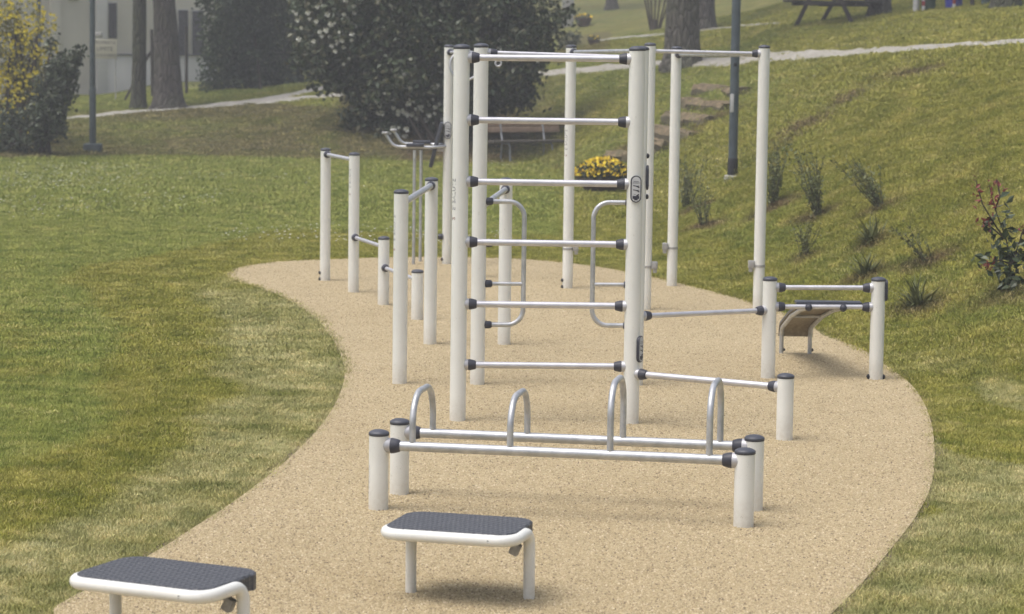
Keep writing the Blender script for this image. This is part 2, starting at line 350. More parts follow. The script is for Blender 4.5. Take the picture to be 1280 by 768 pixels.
# ------------------------------------------------------------------ terrain: height along sight columns (px : [(distance, row), ...])
COLS = [
 (-150, [(0, None), (53, None), (57, 158), (61, 140), (66, 134), (80, 120), (110, 60), (160, -60), (230, -200)]),
 (0,    [(0, None), (53.5, None), (57.5, 164), (61, 152), (66, 143), (80, 128), (110, 70), (160, -60), (230, -200)]),
 (100,  [(0, None), (55, None), (59, 162), (63, 147.5), (67, 141), (76, 128), (84, 116), (110, 60), (160, -60), (230, -200)]),
 (200,  [(0, None), (55.5, None), (60, 158), (64.5, 139.5), (68, 134), (76, 120), (84, 106), (110, 60), (160, -60), (230, -200)]),
 (300,  [(0, None), (55.5, None), (59.5, 157), (64.5, 133.5), (68, 126), (76, 110), (86, 100), (110, 60), (160, -60), (230, -200)]),
 (420,  [(0, None), (55, None), (59, 150), (64, 118), (68, 108), (76, 98), (90, 80), (120, 30), (160, -60), (230, -200)]),
 (560,  [(0, None), (56, None), (60, 145), (66, 100), (70, 92), (85, 70), (110, 20), (160, -70), (230, -200)]),
 (660,  [(0, None), (57.5, None), (61, 150), (66, 97), (69.5, 87), (80, 60), (95, 30), (125, -20), (160, -80), (230, -200)]),
 (800,  [(0, None), (45.5, None), (51, 180), (57, 120), (61, 91), (64.5, 80), (72, 55), (84, 34), (105, 0), (130, -35), (160, -80), (230, -200)]),
 (900,  [(0, None), (29.3, None), (38, 227), (47, 145), (54.5, 99), (57.5, 84), (60.5, 73), (69, 45), (82, 12), (105, -25), (160, -90), (230, -200)]),
 (1000, [(0, None), (26.2, None), (33, 235), (41, 135), (48.5, 85), (50.5, 76), (53, 65), (61, 32), (75, 5), (105, -30), (160, -90), (230, -200)]),
 (1150, [(0, None), (22.6, None), (29, 240), (36, 130), (42.5, 71), (44, 65), (46, 57), (55, 22), (70, -4), (105, -40), (160, -90), (230, -200)]),
 (1280, [(0, None), (20.3, None), (26, 255), (32, 140), (38, 67), (40, 54), (41.5, 50), (50, 18), (65, -10), (105, -50), (160, -100), (230, -200)]),
 (1500, [(0, None), (18.5, None), (24, 270), (30, 140), (36, 68), (39, 48), (41, 45), (50, 12), (65, -15), (105, -60), (160, -110), (230, -200)]),
]
YS = np.concatenate([np.arange(0, 60, .5), np.arange(60, 232, 1.0)])
prof = []; us = []
for px, pts in COLS:
    ds = []; zs = []
    for D, y in pts:
        if y is None: ds.append(D); zs.append(0.0)
        else:
            d = ray(px, y); ds.append(D); zs.append(HC+d.z/d.y*D)
    z = np.interp(YS, ds, zs)
    k = np.ones(5)/5; zp = np.pad(z, 2, mode='edge'); z = np.convolve(zp, k, 'valid')      # soften the breaks of slope
    prof.append(z); us.append((px-640)/F)
prof = np.array(prof); us = np.array(us)
def vnoise(x, y, s, seed):
    r = np.random.default_rng(seed); T = r.random((64, 64)); x = np.asarray(x)*s; y = np.asarray(y)*s
    xi = np.floor(x).astype(int); yi = np.floor(y).astype(int); fx = x-xi; fy = y-yi; fx = fx*fx*(3-2*fx); fy = fy*fy*(3-2*fy)
    g = lambda a, b: T[a % 64, b % 64]
    return (g(xi, yi)*(1-fx)+g(xi+1, yi)*fx)*(1-fy)+(g(xi, yi+1)*(1-fx)+g(xi+1, yi+1)*fx)*fy-.5
def TZ(X, Y):
    X = np.asarray(X, float); Y = np.asarray(Y, float)
    Yc = np.clip(Y, 4, 229); u = np.clip(X/np.maximum(Yc, 4), us[0], us[-1])
    # smooth interpolation across the columns
    j = np.clip(np.searchsorted(us, u)-1, 0, len(us)-2); f = (u-us[j])/(us[j+1]-us[j]); f = f*f*(3-2*f)*.5+f*.5
    yy = np.interp(Yc, YS, np.arange(len(YS))); yi = np.clip(yy.astype(int), 0, len(YS)-2); fy = yy-yi
    a = prof[j, yi]*(1-fy)+prof[j, yi+1]*fy; b = prof[j+1, yi]*(1-fy)+prof[j+1, yi+1]*fy
    z = a*(1-f)+b*f
    w = np.clip(z/.5, 0, 1)
    z = z + w*(vnoise(X, Y, .45, 3)*.18+vnoise(X, Y, 1.3, 4)*.08+vnoise(X, Y, 2.6, 6)*.035)
    return z
# ---- outline of the rubber pad, traced on the flat ground
pad_px = [(20, 800), (70, 762), (120, 735), (200, 690), (250, 658), (290, 632), (345, 590), (388, 550), (415, 515), (429, 482), (429, 455), (415, 425),
          (392, 398), (355, 374), (316, 359), (290, 351), (284, 344), (300, 336), (345, 329), (420, 325.5), (500, 323), (590, 323.5), (660, 326), (740, 334), (816, 348), (869, 361),
          (941, 379.5), (1024, 411), (1080, 440), (1111, 461), (1140, 484.5), (1160, 518), (1168, 560), (1165, 605), (1147, 645), (1115, 688), (1075, 735), (1030, 780), (960, 850)]
pp = [G(x, y) for x, y in pad_px]; pp = [(p.x, p.y) for p in pp]
pp = [(-3.9, 8.0), (-3.4, 9.3)] + pp + [(1.0, 8.8), (.6, 7.6)]
def catmull(pts, n=6, closed=True):
    out = []; L = len(pts)
    for i in range(L):
        p0, p1, p2, p3 = (np.array(pts[(i+k) % L]) for k in (-1, 0, 1, 2))
        for q in range(n):
            t = q/n; out.append(tuple(.5*((2*p1)+(-p0+p2)*t+(2*p0-5*p1+4*p2-p3)*t*t+(-p0+3*p1-3*p2+p3)*t**3)))
    return out
pad = catmull(pp, 6); PA = np.array(pad)
def pad_dist(X, Y):                                       # signed distance to the pad (negative inside)
    X = np.ravel(X); Y = np.ravel(Y); A = PA; B = np.roll(PA, -1, 0); out = np.empty(len(X))
    for s0 in range(0, len(X), 20000):
        x = X[s0:s0+20000, None]; y = Y[s0:s0+20000, None]
        dx = B[:, 0]-A[:, 0]; dy = B[:, 1]-A[:, 1]; t = np.clip(((x-A[:, 0])*dx+(y-A[:, 1])*dy)/(dx*dx+dy*dy+1e-12), 0, 1)
        d = np.sqrt((x-A[:, 0]-t*dx)**2+(y-A[:, 1]-t*dy)**2).min(1)
        c = ((A[:, 1] > y) != (B[:, 1] > y)) & (x < (B[:, 0]-A[:, 0])*(y-A[:, 1])/(B[:, 1]-A[:, 1]+1e-12)+A[:, 0])
        out[s0:s0+20000] = np.where(c.sum(1) % 2 == 1, -d, d)
    return out
SCARS = []
def fields(X, Y):                                         # what grows where
    d = pad_dist(X, Y); z = TZ(X, Y); u = X/np.maximum(Y, 4); px = u*F+640
    n1 = vnoise(X, Y, .35, 8); n2 = vnoise(X, Y, .9, 9)
    sod = np.clip((1.12+n2*.5-d)/.35, 0, 1)*(z < .3)*np.where(px < 640, np.clip((29-Y)/4, 0, 1), np.clip((24-Y)/6, 0, 1))*.78
    de = d*np.where(Y > 29.5, np.clip(1.1-(px-180)/220, .42, 1.1), 1)
    olive = np.where(px < 700, np.clip((2.0+n1*.8-de)/.4, 0, 1)*.95+.05, .8)
    olive = np.where((px < 640) & (d > 2.2) & (Y < 24), np.clip(.25+n1*1.6, 0, 1), olive)
    olive = np.where((px >= 640) & (Y > 45) & (z < 1), .35, olive)
    olive = np.where(Y > 50, np.clip(.45+(px-640)/1500*1.0, .15, .75), olive)
    olive = np.where((px > 800) & (z > .5) & (Y < 46), .9, olive)
    olive = olive-.6*np.exp(-((px-850)/160)**2)*np.exp(-((z-1.75)/.6)**2)*((px > 640) & (Y < 62))+n1*.7*(z > .2)
    dry = np.where((px < 640) & (z > .05) & (z < 1.0) & (Y < 67), .58+n1*.4, 0.0)
    dry = np.where((px < 440) & (z > .68) & (Y > 66), .1, dry)
    dry = np.where((px > 420) & (px < 720) & (z > .1) & (z < 1.8), np.clip(.62-(px-600)/500, 0.1, .7), dry)
    dry = np.where((px > 560) & (Y > 85), .3, dry)
    dry = np.where((px > 800) & (z > .6) & (z < 2.3) & (Y < 45), .18, dry)
    dirt = np.clip(n2*2.2-.75, 0, .6)*((z > .3) & (px > 850) & (Y < 45))
    dirt = np.where((px > 500) & (px < 640) & (Y > 55) & (z < .9) & (z > 0), .55, dirt)
    dirt = np.maximum(dirt, np.where((px > 690) & (px < 760) & (Y > 70) & (Y < 84), .5, 0))
    for (qx, qy, qr, qs) in SCARS: dirt = np.maximum(dirt, qs*np.exp(-(((X-qx)**2+(Y-qy)**2)/qr**2)))
    sod = np.where((px > 640) & (n2 > .12), sod*.25, sod)
    dirt = np.maximum(dirt, np.clip(1-np.abs(d-.03)/.05, 0, 1)*.45)
    return d, dict(sod=sod, olive=olive, dry=dry, dirt=dirt)
def put_attrs(me, fl):
    for k, v in fl.items():
        a = me.attributes.new(k, 'FLOAT', 'POINT'); a.data.foreach_set('value', np.ascontiguousarray(v, dtype=np.float32))
xs = np.concatenate([np.linspace(-260, -32, 20), np.linspace(-30, -8, 60), np.arange(-7.8, 8, .2), np.linspace(8.2, 34, 80), np.linspace(36, 260, 20)])
ys = np.concatenate([np.linspace(-120, 2, 12), np.arange(3, 36, .25), np.arange(36, 72, .35), np.linspace(73, 230, 110)])
XX, YY = np.meshgrid(xs, ys); ZZ = TZ(XX, YY)
v = np.stack([XX.ravel(), YY.ravel(), ZZ.ravel()], 1); nx, ny = len(xs), len(ys)
I = (np.arange(ny-1)[:, None]*nx+np.arange(nx-1)[None]).ravel(); fcs = np.stack([I, I+1, I+1+nx, I+nx], 1)
me = bpy.data.meshes.new('lawn'); me.from_pydata(v.tolist(), [], fcs.tolist()); me.materials.append(M['ground']); me.shade_smooth()
BV = BVHTree.FromPolygons([tuple(q) for q in v.tolist()], [tuple(q) for q in fcs.tolist()])
for (x, y, rr, ss) in [(1145, 90, .55, .8), (1120, 92, .35, .5), (1178, 83, .3, .6), (1100, 97, .25, .6), (1085, 104, .25, .5), (1068, 118, .3, .8), (1062, 125, .35, .8), (1040, 133, .25, .5), (1020, 150, .4, .9), (1005, 160, .4, .9), (990, 172, .4, .7), (984, 185, .3, .6),
      (950, 108, .5, .5), (905, 145, .6, .75), (880, 160, .6, .6), (895, 130, .5, .5), (845, 165, .5, .6), (800, 195, .7, .6), (785, 185, .6, .6), (860, 120, .5, .4), (940, 115, .4, .5),
      (870, 262, .4, .8), (884, 283, .4, .8), (968, 260, .4, .8), (1025, 270, .4, .8), (1104, 260, .4, .7), (1009, 322, .3, .6), (1092, 303, .35, .6), (1085, 346, .4, .7), (1162, 328, .45, .8), (1150, 384, .4, .7), (1262, 366, .5, .6), (650, 195, 1.2, .45), (690, 165, 1.4, .5), (640, 170, 1.2, .5), (575, 190, 1.5, .7)]:
    h = BV.ray_cast(Vector((0, 0, HC)), ray(x, y), 500)[0]
    if h: SCARS.append((h.x, h.y, rr, ss))
_, fl = fields(XX.ravel(), YY.ravel()); put_attrs(me, fl)
ground = bpy.data.objects.new('lawn', me); COL.objects.link(ground); tag(ground, 'green lawn rising into grassy banks and a hillside', kind='structure')
BV = BVHTree.FromPolygons([tuple(q) for q in v.tolist()], [tuple(q) for q in fcs.tolist()])
def T(px, py):                                            # the ground point seen at a pixel
    h = BV.ray_cast(Vector((0, 0, HC)), ray(px, py), 500)
    return h[0] if h[0] is not None else AT(px, py, 120)
def zg(x, y):
    h = BV.ray_cast(Vector((x, y, 80)), Vector((0, 0, -1)), 200); return h[0].z if h[0] is not None else 0.0

# pad: one sheet, a few millimetres thick at the rim
bm = bmesh.new(); bv = [bm.verts.new((x, y, .016)) for x, y in pad]; f = bm.faces.new(bv)
if f.normal.z < 0: f.normal_flip()
r_ = bmesh.ops.extrude_face_region(bm, geom=[f])
for e in r_['geom']:
    if isinstance(e, bmesh.types.BMVert): e.co.z = -.05
bmesh.ops.triangulate(bm, faces=bm.faces[:]); bmesh.ops.recalc_face_normals(bm, faces=bm.faces[:])
me = bpy.data.meshes.new('rubber_pad'); bm.to_mesh(me); bm.free(); me.materials.append(M['pad'])
po = bpy.data.objects.new('rubber_pad', me); COL.objects.link(po); tag(po, 'tan rubber granule safety surface with a curving outline', kind='structure')
# soil showing along the rim of the pad
def rim():
    mb = MB(); n = len(pad); vs = []
    for i in range(n):
        a = np.array(pad[i-1]); b = np.array(pad[(i+1) % n]); t = (b-a)/np.linalg.norm(b-a); nn = np.array([t[1], -t[0]])
        p = np.array(pad[i])
        if pad_dist(*(np.array([q]) for q in (p+nn*.05)))[0] < 0: nn = -nn
        w = .012+.09*max(0.0, float(vnoise(p[0]*1.0, p[1]*1.0, 2.2, 5))+.12)
        vs += [(*(p-nn*.01), .006), (*(p+nn*w), .006)]
    mb.add(vs, [(2*i, 2*i+1, (2*i+3) % (2*n), (2*i+2) % (2*n)) for i in range(n)])
    o = mb.build('soil_edge', M['soil']); tag(o, 'thin line of bare soil along the pad edge', kind='structure')
rim()
# gravel paths draped on the terrain
PATHS = []
def path(name, cols, label, lift=.03, nseg=5):
    mb = MB(); vs = []; m = 0; xs_ = []; lo = []; hi = []
    for (x0, a0, b0), (x1, a1, b1) in zip(cols[:-1], cols[1:]):
        k = max(2, int(abs(x1-x0)/6))
        for q in range(k): t = q/k; xs_.append((x0+(x1-x0)*t, a0+(a1-a0)*t, b0+(b1-b0)*t))
    xs_.append(cols[-1])
    for x, a, b in xs_:
        a += vnoise(x, 0, .11, 21)*1.2; b += vnoise(x, 3, .13, 22)*1.6
        A_ = T(x, a); B_ = T(x, b); lo.append((A_.x, A_.y)); hi.append((B_.x, B_.y))
        for q in range(nseg+1):
            p = A_.lerp(B_, q/nseg); vs.append((p.x, p.y, zg(p.x, p.y)+(lift if 0 < q < nseg else -.02)))
    n = len(xs_); w = nseg+1; PATHS.append(np.array(lo+hi[::-1]))
    mb.add(vs, [(i*w+j, (i+1)*w+j, (i+1)*w+j+1, i*w+j+1) for i in range(n-1) for j in range(nseg)])
    return tag(mb.build(name, M['path']), label, kind='structure')
path('gravel_path', [(640, 92, 103), (692, 87, 95.5), (760, 81, 90), (826, 74.5, 84), (870, 72, 84), (911, 70, 84), (960, 64, 78.5), (1000, 63.5, 76), (1040, 62, 72.6), (1118, 58.5, 66.5), (1200, 54, 60), (1280, 49.5, 54.5), (1400, 44, 49)], 'pale gravel path along the top of the right bank')
path('gravel_path', [(20, 153, 157), (57, 148.5, 152.5), (120, 143, 147.5), (170, 137.5, 142), (240, 131, 137), (300, 126, 133), (350, 118, 125.5), (400, 108.5, 115), (445, 101, 108), (520, 92, 100)], 'pale gravel path along the top of the left bank')
path('gravel_path', [(318, 128.5, 131.8), (340, 125.8, 129.8), (380, 121, 125), (440, 115.5, 120), (500, 110, 114)], 'narrow branch of the left gravel path')
path('gravel_path', [(745, 51, 53), (785, 46, 48.6), (820, 43, 45.5), (860, 40, 42), (900, 34.5, 37), (940, 31, 33), (975, 29, 31)], 'faint narrow path on the hillside behind the pine')

# ------------------------------------------------------------------ exercise equipment
PR = .0555
def oval_plate(parent, c, nrm, w=.074, h=.19, label=None):
    nrm = Vector(nrm).normalized(); z = Vector((0, 0, 1)); x = z.cross(nrm).normalized(); Mx = Matrix((x, z, nrm)).transposed(); c = Vector(c)
    def caps(w, h, n=9):
        r = w/2; s = h/2-r
        return [(r*math.cos(a), s+r*math.sin(a)) for a in [math.pi*i/n for i in range(n+1)]]+[(r*math.cos(a), -s+r*math.sin(a)) for a in [math.pi+math.pi*i/n for i in range(n+1)]]
    o = P(MB().prism(caps(w, h), .02, Mx, c-nrm*.008), 'information_plate', M['clamp'], parent, ang=60)
    P(MB().prism(caps(w*.80, h*.92), .003, Mx, c+nrm*.0105), 'plate_face', M['plate_face'], parent, ang=60)
    mb = MB(); e = c+nrm*.0138; L = lambda a, b, r: mb.box(e+Mx @ Vector(((a[0]+b[0])/2, (a[1]+b[1])/2, .0006)), (math.dist(a, b), r*2, .0012), Mx @ Matrix.Rotation(math.atan2(b[1]-a[1], b[0]-a[0]), 3, 'Z'))
    W_, H_ = w*.4, h*.46
    L((-W_*.6, H_*.62), (W_*.6, H_*.62), .0012); L((-W_*.8, H_*.50), (W_*.8, H_*.50), .0012)
    for y0 in (.22, -.12):
        L((-W_*.7, H_*(y0+.07)), (W_*.2, H_*(y0+.02)), .0028); L((W_*.1, H_*(y0+.03)), (W_*.75, H_*(y0-.1)), .004); L((W_*.2, H_*(y0+.02)), (W_*.7, H_*(y0+.05)), .0022)
    L((-W_*.5, -H_*.42), (0, -H_*.42), .001); L((-W_*.8, -H_*.66), (W_*.8, -H_*.66), .010); L((W_*.1, -H_*.55), (W_*.7, -H_*.42), .005); L((-W_*.4, -H_*.82), (W_*.4, -H_*.82), .006)
    P(mb, 'plate_print', M['print'], parent, smooth=False)
    return o
_fc = {}
def text_geo(s, size):
    if s in _fc: vs, fs = _fc[s]
    else:
        c = bpy.data.curves.new('t', 'FONT'); c.body = s; c.size = 1; c.resolution_u = 2; c.align_x = 'CENTER'; c.align_y = 'CENTER'
        o = bpy.data.objects.new('t', c); me = bpy.data.meshes.new_from_object(o)
        vs = [tuple(v.co) for v in me.vertices]; fs = [tuple(p.vertices) for p in me.polygons]
        bpy.data.objects.remove(o); bpy.data.curves.remove(c); bpy.data.meshes.remove(me); _fc[s] = (vs, fs)
    return [(x*size, y*size) for x, y, z in vs], fs
def post_text(post, X, Y, z, ang, size=.038):              # lettering running up the post; ang measured from the side that faces the camera
    for s, zo, mt in (("E' SALUTE", .0, 'print_grey'), ("S", -.165, 'print_red')):
        vs, fs = text_geo(s, size); out = []
        for x, y in vs:
            a = R(ang)-y/PR; r = PR+.0008
            out.append((X+r*math.sin(a), Y-r*math.cos(a), z+zo+x))
        mb = MB().add(out, fs); P(mb, 'lettering', M[mt], post, smooth=False)
class Rig:
    def __init__(s, name, loc, label, cat, group=None): s.root = thing(name, loc, label, cat, group)
    def post(s, X, Y, top, r=PR, z0=0.016):
        mb = MB().lathe([(r, z0-.03), (r, top-.014)], 28, (X, Y, 0))
        p = P(mb, 'post', M['post'], s.root, (X, Y, z0))
        rc = r*1.045
        cm = MB().lathe([(rc*.96, top-.013), (rc, top-.011), (rc, top+.002), (rc*.975, top+.005), (rc*.82, top+.012), (rc*.55, top+.018), (rc*.2, top+.0205), (.001, top+.021)], 28, (X, Y, 0))
        P(cm, 'cap', M['cap'], p, ang=50); return p
    def clampcone(s, parent, p, d, r=.0225, k=1.0):         # p on the post's axis, d along the bar
        d = Vector(d).normalized()
        P(MB().lathe([(.0385*k, PR-.022), (.0385*k, PR+.012), (.036*k, PR+.016)], 20, p, d), 'flange', M['flange'], parent)
        P(MB().lathe([(.037*k, PR+.014), (.0395*k, PR+.017), (.0385*k, PR+.030), (.034*k, PR+.050), (max(r+.004, .030*k), PR+.064), (r+.001, PR+.068)], 20, p, d), 'bar_clamp', M['clamp'], parent)
    def bar(s, A, B, r=.0225, name='rung', mat='alu', k=1.0, ends=(1, 1)):
        A = Vector(A); B = Vector(B); d = (B-A).normalized()
        b = P(MB().tube([A+d*(PR*.7 if ends[0] else 0), B-d*(PR*.7 if ends[1] else 0)], r, 18), name, M[mat], s.root)
        if ends[0]: s.clampcone(b, A, d, r, k)
        if ends[1]: s.clampcone(b, B, -d, r, k)
        return b
    def bolts(s, post, X, Y, ang, zs=(.04, .11)):
        for z in zs:
            d = Vector((math.sin(R(ang)), -math.cos(R(ang)), 0))
            P(MB().lathe([(.02, -.004), (.02, .008), (.013, .016), (.004, .019)], 14, Vector((X, Y, z))+d*PR, d), 'bolt_cap', M['black'], post)
def fillet(pts, r, n=8):                                   # round the corners of a polyline
    pts = [Vector(p) for p in pts]; out = [pts[0]]
    for i in range(1, len(pts)-1):
        a, b, c = pts[i-1], pts[i], pts[i+1]; rr = r[i-1] if hasattr(r, '__len__') else r
        u = (a-b).normalized(); w = (c-b).normalized(); th = u.angle(w); t = rr/math.tan(th/2)
        p0 = b+u*t; p1 = b+w*t; cen = b+(u+w).normalized()*(rr/math.sin(th/2)); q0 = p0-cen; q1 = p1-cen; an = q0.angle(q1); ax = q0.cross(q1).normalized()
        for k in range(n+1): out.append(cen+Matrix.Rotation(an*k/n, 3, ax) @ q0)
    out.append(pts[-1]); return out
def base(px, py, dy=0): g_ = G(px, py-dy, .016); return g_.x, g_.y

# -- wall bars with a short side post
P1 = base(572, 525.6); P2 = base(788.2, 529.3); PS = base(980.3, 549.6)
A_ = Rig('wall_bars', (P1[0], P1[1], 0), 'tall white wall bars ladder with six silver rungs and a short side post', 'wall bars')
t1 = zat(*P1, 59); t2 = zat(*P2, 61.5)
q1 = A_.post(*P1, t1); q2 = A_.post(*P2, t2)
for ya, yb in ((72, 74), (150, 153), (227, 230.5), (302.5, 306), (380, 383), (456, 458.5)):
    A_.bar((*P1, zat(*P1, ya)), (*P2, zat(*P2, yb)))
q3 = A_.post(*PS, zat(*PS, 470.5))
A_.bar((*P2, zat(*P2, 467)), (*PS, zat(*PS, 484.5)), name='side_bar')
post_text(q1, P1[0], P1[1], zat(*P1, 243), -50, .05)
oval_plate(q2, Vector((P2[0]+.004, P2[1]-PR, zat(*P2, 236))), (.08, -1, 0), .074, .185)
oval_plate(q2, Vector((P2[0]+PR*.93, P2[1]-PR*.40, zat(*P2, 436))), (.90, -.43, 0), .074, .185)

# -- dip and pull-up frame behind it, with its parallel bar and low side bars
P3 = base(596.5, 480.3); P9 = base(794.3, 481.3); PB = base(630, 430.6); PL = base(959.7, 472.3); PM = base(1094.7, 474)
B_ = Rig('pull_up_frame', (P3[0], P3[1], 0), 'white pull-up frame with two D-shaped dip handles standing behind the wall bars', 'exercise frame')
p3 = B_.post(*P3, zat(*P3, 57.5)); p9 = B_.post(*P9, zat(*P9, 61)); pb = B_.post(*PB, zat(*PB, 225)); pl = B_.post(*PL, zat(*PL, 349)); pm = B_.post(*PM, zat(*PM, 349.5))
B_.bar((*P3, zat(*P3, 66)), (*P9, zat(*P9, 72.5)), .018, 'pull_up_bar', k=.85)
for (A0, B0, sgn) in ((P3, P9, 1), (P9, P3, -1)):
    a = Vector((*A0, 0)); d = (Vector((*B0, 0))-a).normalized(); e = d*.345
    pts = [a+d*PR+Vector((0, 0, 1.42)), a+e+Vector((0, 0, 1.42)), a+e+Vector((0, 0, .475)), a+d*PR+Vector((0, 0, .475))]
    h = P(MB().tube(fillet(pts, .12, 10), .0185, 14), 'dip_handle', M['galv'], B_.root)
    for z in (1.10, .79): P(MB().tube([a+d*PR+Vector((0, 0, z)), a+e+Vector((0, 0, z))], .015, 12), 'cross_grip', M['galv'], h)
    for z in (1.42, 1.10, .79, .475): P(MB().lathe([(.028, PR-.01), (.03, PR+.006), (.028, PR+.04), (.021, PR+.05)], 16, a+Vector((0, 0, z)), d), 'grip_clamp', M['clamp'], h)
B_.bar((*PB, zat(*PB, 236.5)), (*P3, zat(*PB, 236.5)), .024, 'parallel_bar', 'galv')
B_.bar((*P9, .548), (*PL, zat(*PL, 388)), .020, 'side_bar')
for y in (359.5, 383.5): B_.bar((*PL, zat(*PL, y)), (*PM, zat(*PM, y+.5)), .019, 'side_bar')
for fx in (.36, .68):
    bz = zat(*PL, 383.8); c = Vector((PL[0]+(PM[0]-PL[0])*fx, PL[1]+(PM[1]-PL[1])*fx, bz))
    P(MB().lathe([(.002, -.03), (.022, -.024), (.031, 0), (.022, .024), (.002, .03)], 16, c+Vector((0, -.012, 0)), (0, -1, 0)), 'bar_knob', M['clamp'], B_.root, ang=80)
c = Vector((P3[0]+.13, P3[1]-.02, zat(*P3, 79)))
P(MB().tube([c+Vector((.022*math.cos(a), 0, .022*math.sin(a))) for a in np.linspace(0, 2*math.pi, 17)], .008, 8), 'eye_ring', M['alu'], B_.root)
oval_plate(p9, Vector((P9[0]+PR, P9[1], zat(*P9, 222))), (1, .1, 0)); oval_plate(pm, Vector((PM[0]+PR*1.02, PM[1], zat(*PM, 363))), (1, .05, 0), .074, .17)
B_.bolts(p9, P9[0], P9[1], 88, (zat(*P9, 246), zat(*P9, 195)))
B_.bolts(pm, PM[0], PM[1], -88, (.035,)); B_.bolts(pm, PM[0], PM[1], 88, (.035,))

# -- sit-up bench hooked over the low bar
bz = zat(*PL, 383.8); k0 = Vector((PL[0]+(PM[0]-PL[0])*.36, PL[1], bz)); k1 = Vector((PL[0]+(PM[0]-PL[0])*.68, PL[1], bz)); l0 = G(976.5, 442, .016); l1 = G(1012, 442.5, .016)
C_ = Rig('sit_up_bench', (l0.x, l0.y, 0), 'curved sit-up bench hooked to the low side bar, grey legs on the far side', 'exercise bench')
def arc_side(k, l):
    e = Vector((l.x, l.y, bz))
    pts = [k, k.lerp(e, .28)+Vector((0, 0, -.066)), k.lerp(e, .62)+Vector((0, 0, -.175)), Vector((l.x, l.y, bz-.345)), Vector((l.x, l.y, 0))]
    return fillet(pts, [.6, .6, .10], 7)
side = []
for k, l in ((k0, l0), (k1, l1)):
    pts = arc_side(k, l); side.append(pts)
    P(MB().tube(pts, .0185, 12), 'rail', M['galv'], C_.root)
    C_.bolts(C_.root, l.x, l.y, 88, (.045,)) if 0 else None
n = len(side[0])-1
mb = MB(); top = []
for i in range(0, n):
    a, b = side[0][i], side[1][i]; w = (b-a); tt = (side[0][min(i+1, n-1)]-side[0][max(i-1, 0)]).normalized(); nn = w.normalized().cross(tt).normalized()
    if nn.z < 0: nn = -nn
    ov = .10; top.append((a-w*ov+nn*.022, b+w*ov+nn*.022, nn))
vs = []
for a, b, nn in top: vs += [a, b, b+nn*.022, a+nn*.022]
m_ = len(top)
fs = [(4*i+j, 4*i+(j+1) % 4, 4*i+4+(j+1) % 4, 4*i+4+j) for i in range(m_-1) for j in range(4)]+[(0, 1, 2, 3), tuple(4*(m_-1)+j for j in (3, 2, 1, 0))]
mb.add(vs, fs, 0); mb.m = [1 if (i < (m_-1)*4 and i % 4 == 0) else 0 for i in range(len(fs))]
P(mb, 'bench_board', [M['cap'], M['under']], C_.root)
c = (k0+k1)/2+Vector((.03, .10, .030)); P(MB().box(c, (.52, .15, .022), None, 0, .006), 'end_pad', M['cap'], C_.root)
mid = n//2+2
P(MB().tube([side[0][mid], side[1][mid]], .014, 10), 'cross_bar', M['galv'], C_.root)
for l in (l0, l1): P(MB().lathe([(.014, 0), (.014, .008), (.006, .014)], 12, Vector((l.x+.0185, l.y-.004, .05)), (1, -.1, 0)), 'bolt_cap', M['black'], C_.root)

# -- low parallel bar on the left
PC = base(499.4, 479.3); PD = base(537.4, 430)
D_ = Rig('parallel_bar', (PC[0], PC[1], 0), 'waist-high parallel bar on two white posts left of the wall bars', 'exercise bar')
pc = D_.post(*PC, zat(*PC, 240)); pdp = D_.post(*PD, zat(*PD, 224.5))
D_.bar((*PD, zat(*PD, 232)), (*PC, zat(*PD, 232)-.0), .026, 'parallel_bar', 'galv'); post_text(pc, *PC, zat(*PC, 285), -62, .045)

# -- stepped push-up bars
E_ = None
pts_ = [(406.3, 350.6, 187.3, 194.5), (441.7, 365.2, 193, None), (479.2, 381, 298, None), (521.3, 399.4, 339.5, None)]
bs = [base(a, b) for a, b, _, _ in pts_]
E_ = Rig('stepped_bars', (bs[1][0], bs[1][1], 0), 'row of four white posts stepping down in height, joined by low silver bars', 'exercise frame')
eposts = [E_.post(*b, zat(*b, p[2])) for b, p in zip(bs, pts_)]
E_.bar((*bs[0], zat(*bs[0], 193)), (*bs[1], zat(*bs[0], 193)), .020, 'push_up_bar')
z_ = zat(*bs[1], 296.5); E_.bar((*bs[1], z_), (*bs[2], z_), .019, 'push_up_bar')
z_ = zat(*bs[2], 334.5); E_.bar((*bs[2], z_), (*bs[3], z_), .019, 'push_up_bar')
E_.bolts(eposts[0], *bs[0], -75, (.03, .10)); post_text(eposts[1], *bs[1], zat(*bs[1], 223), -50, .045)

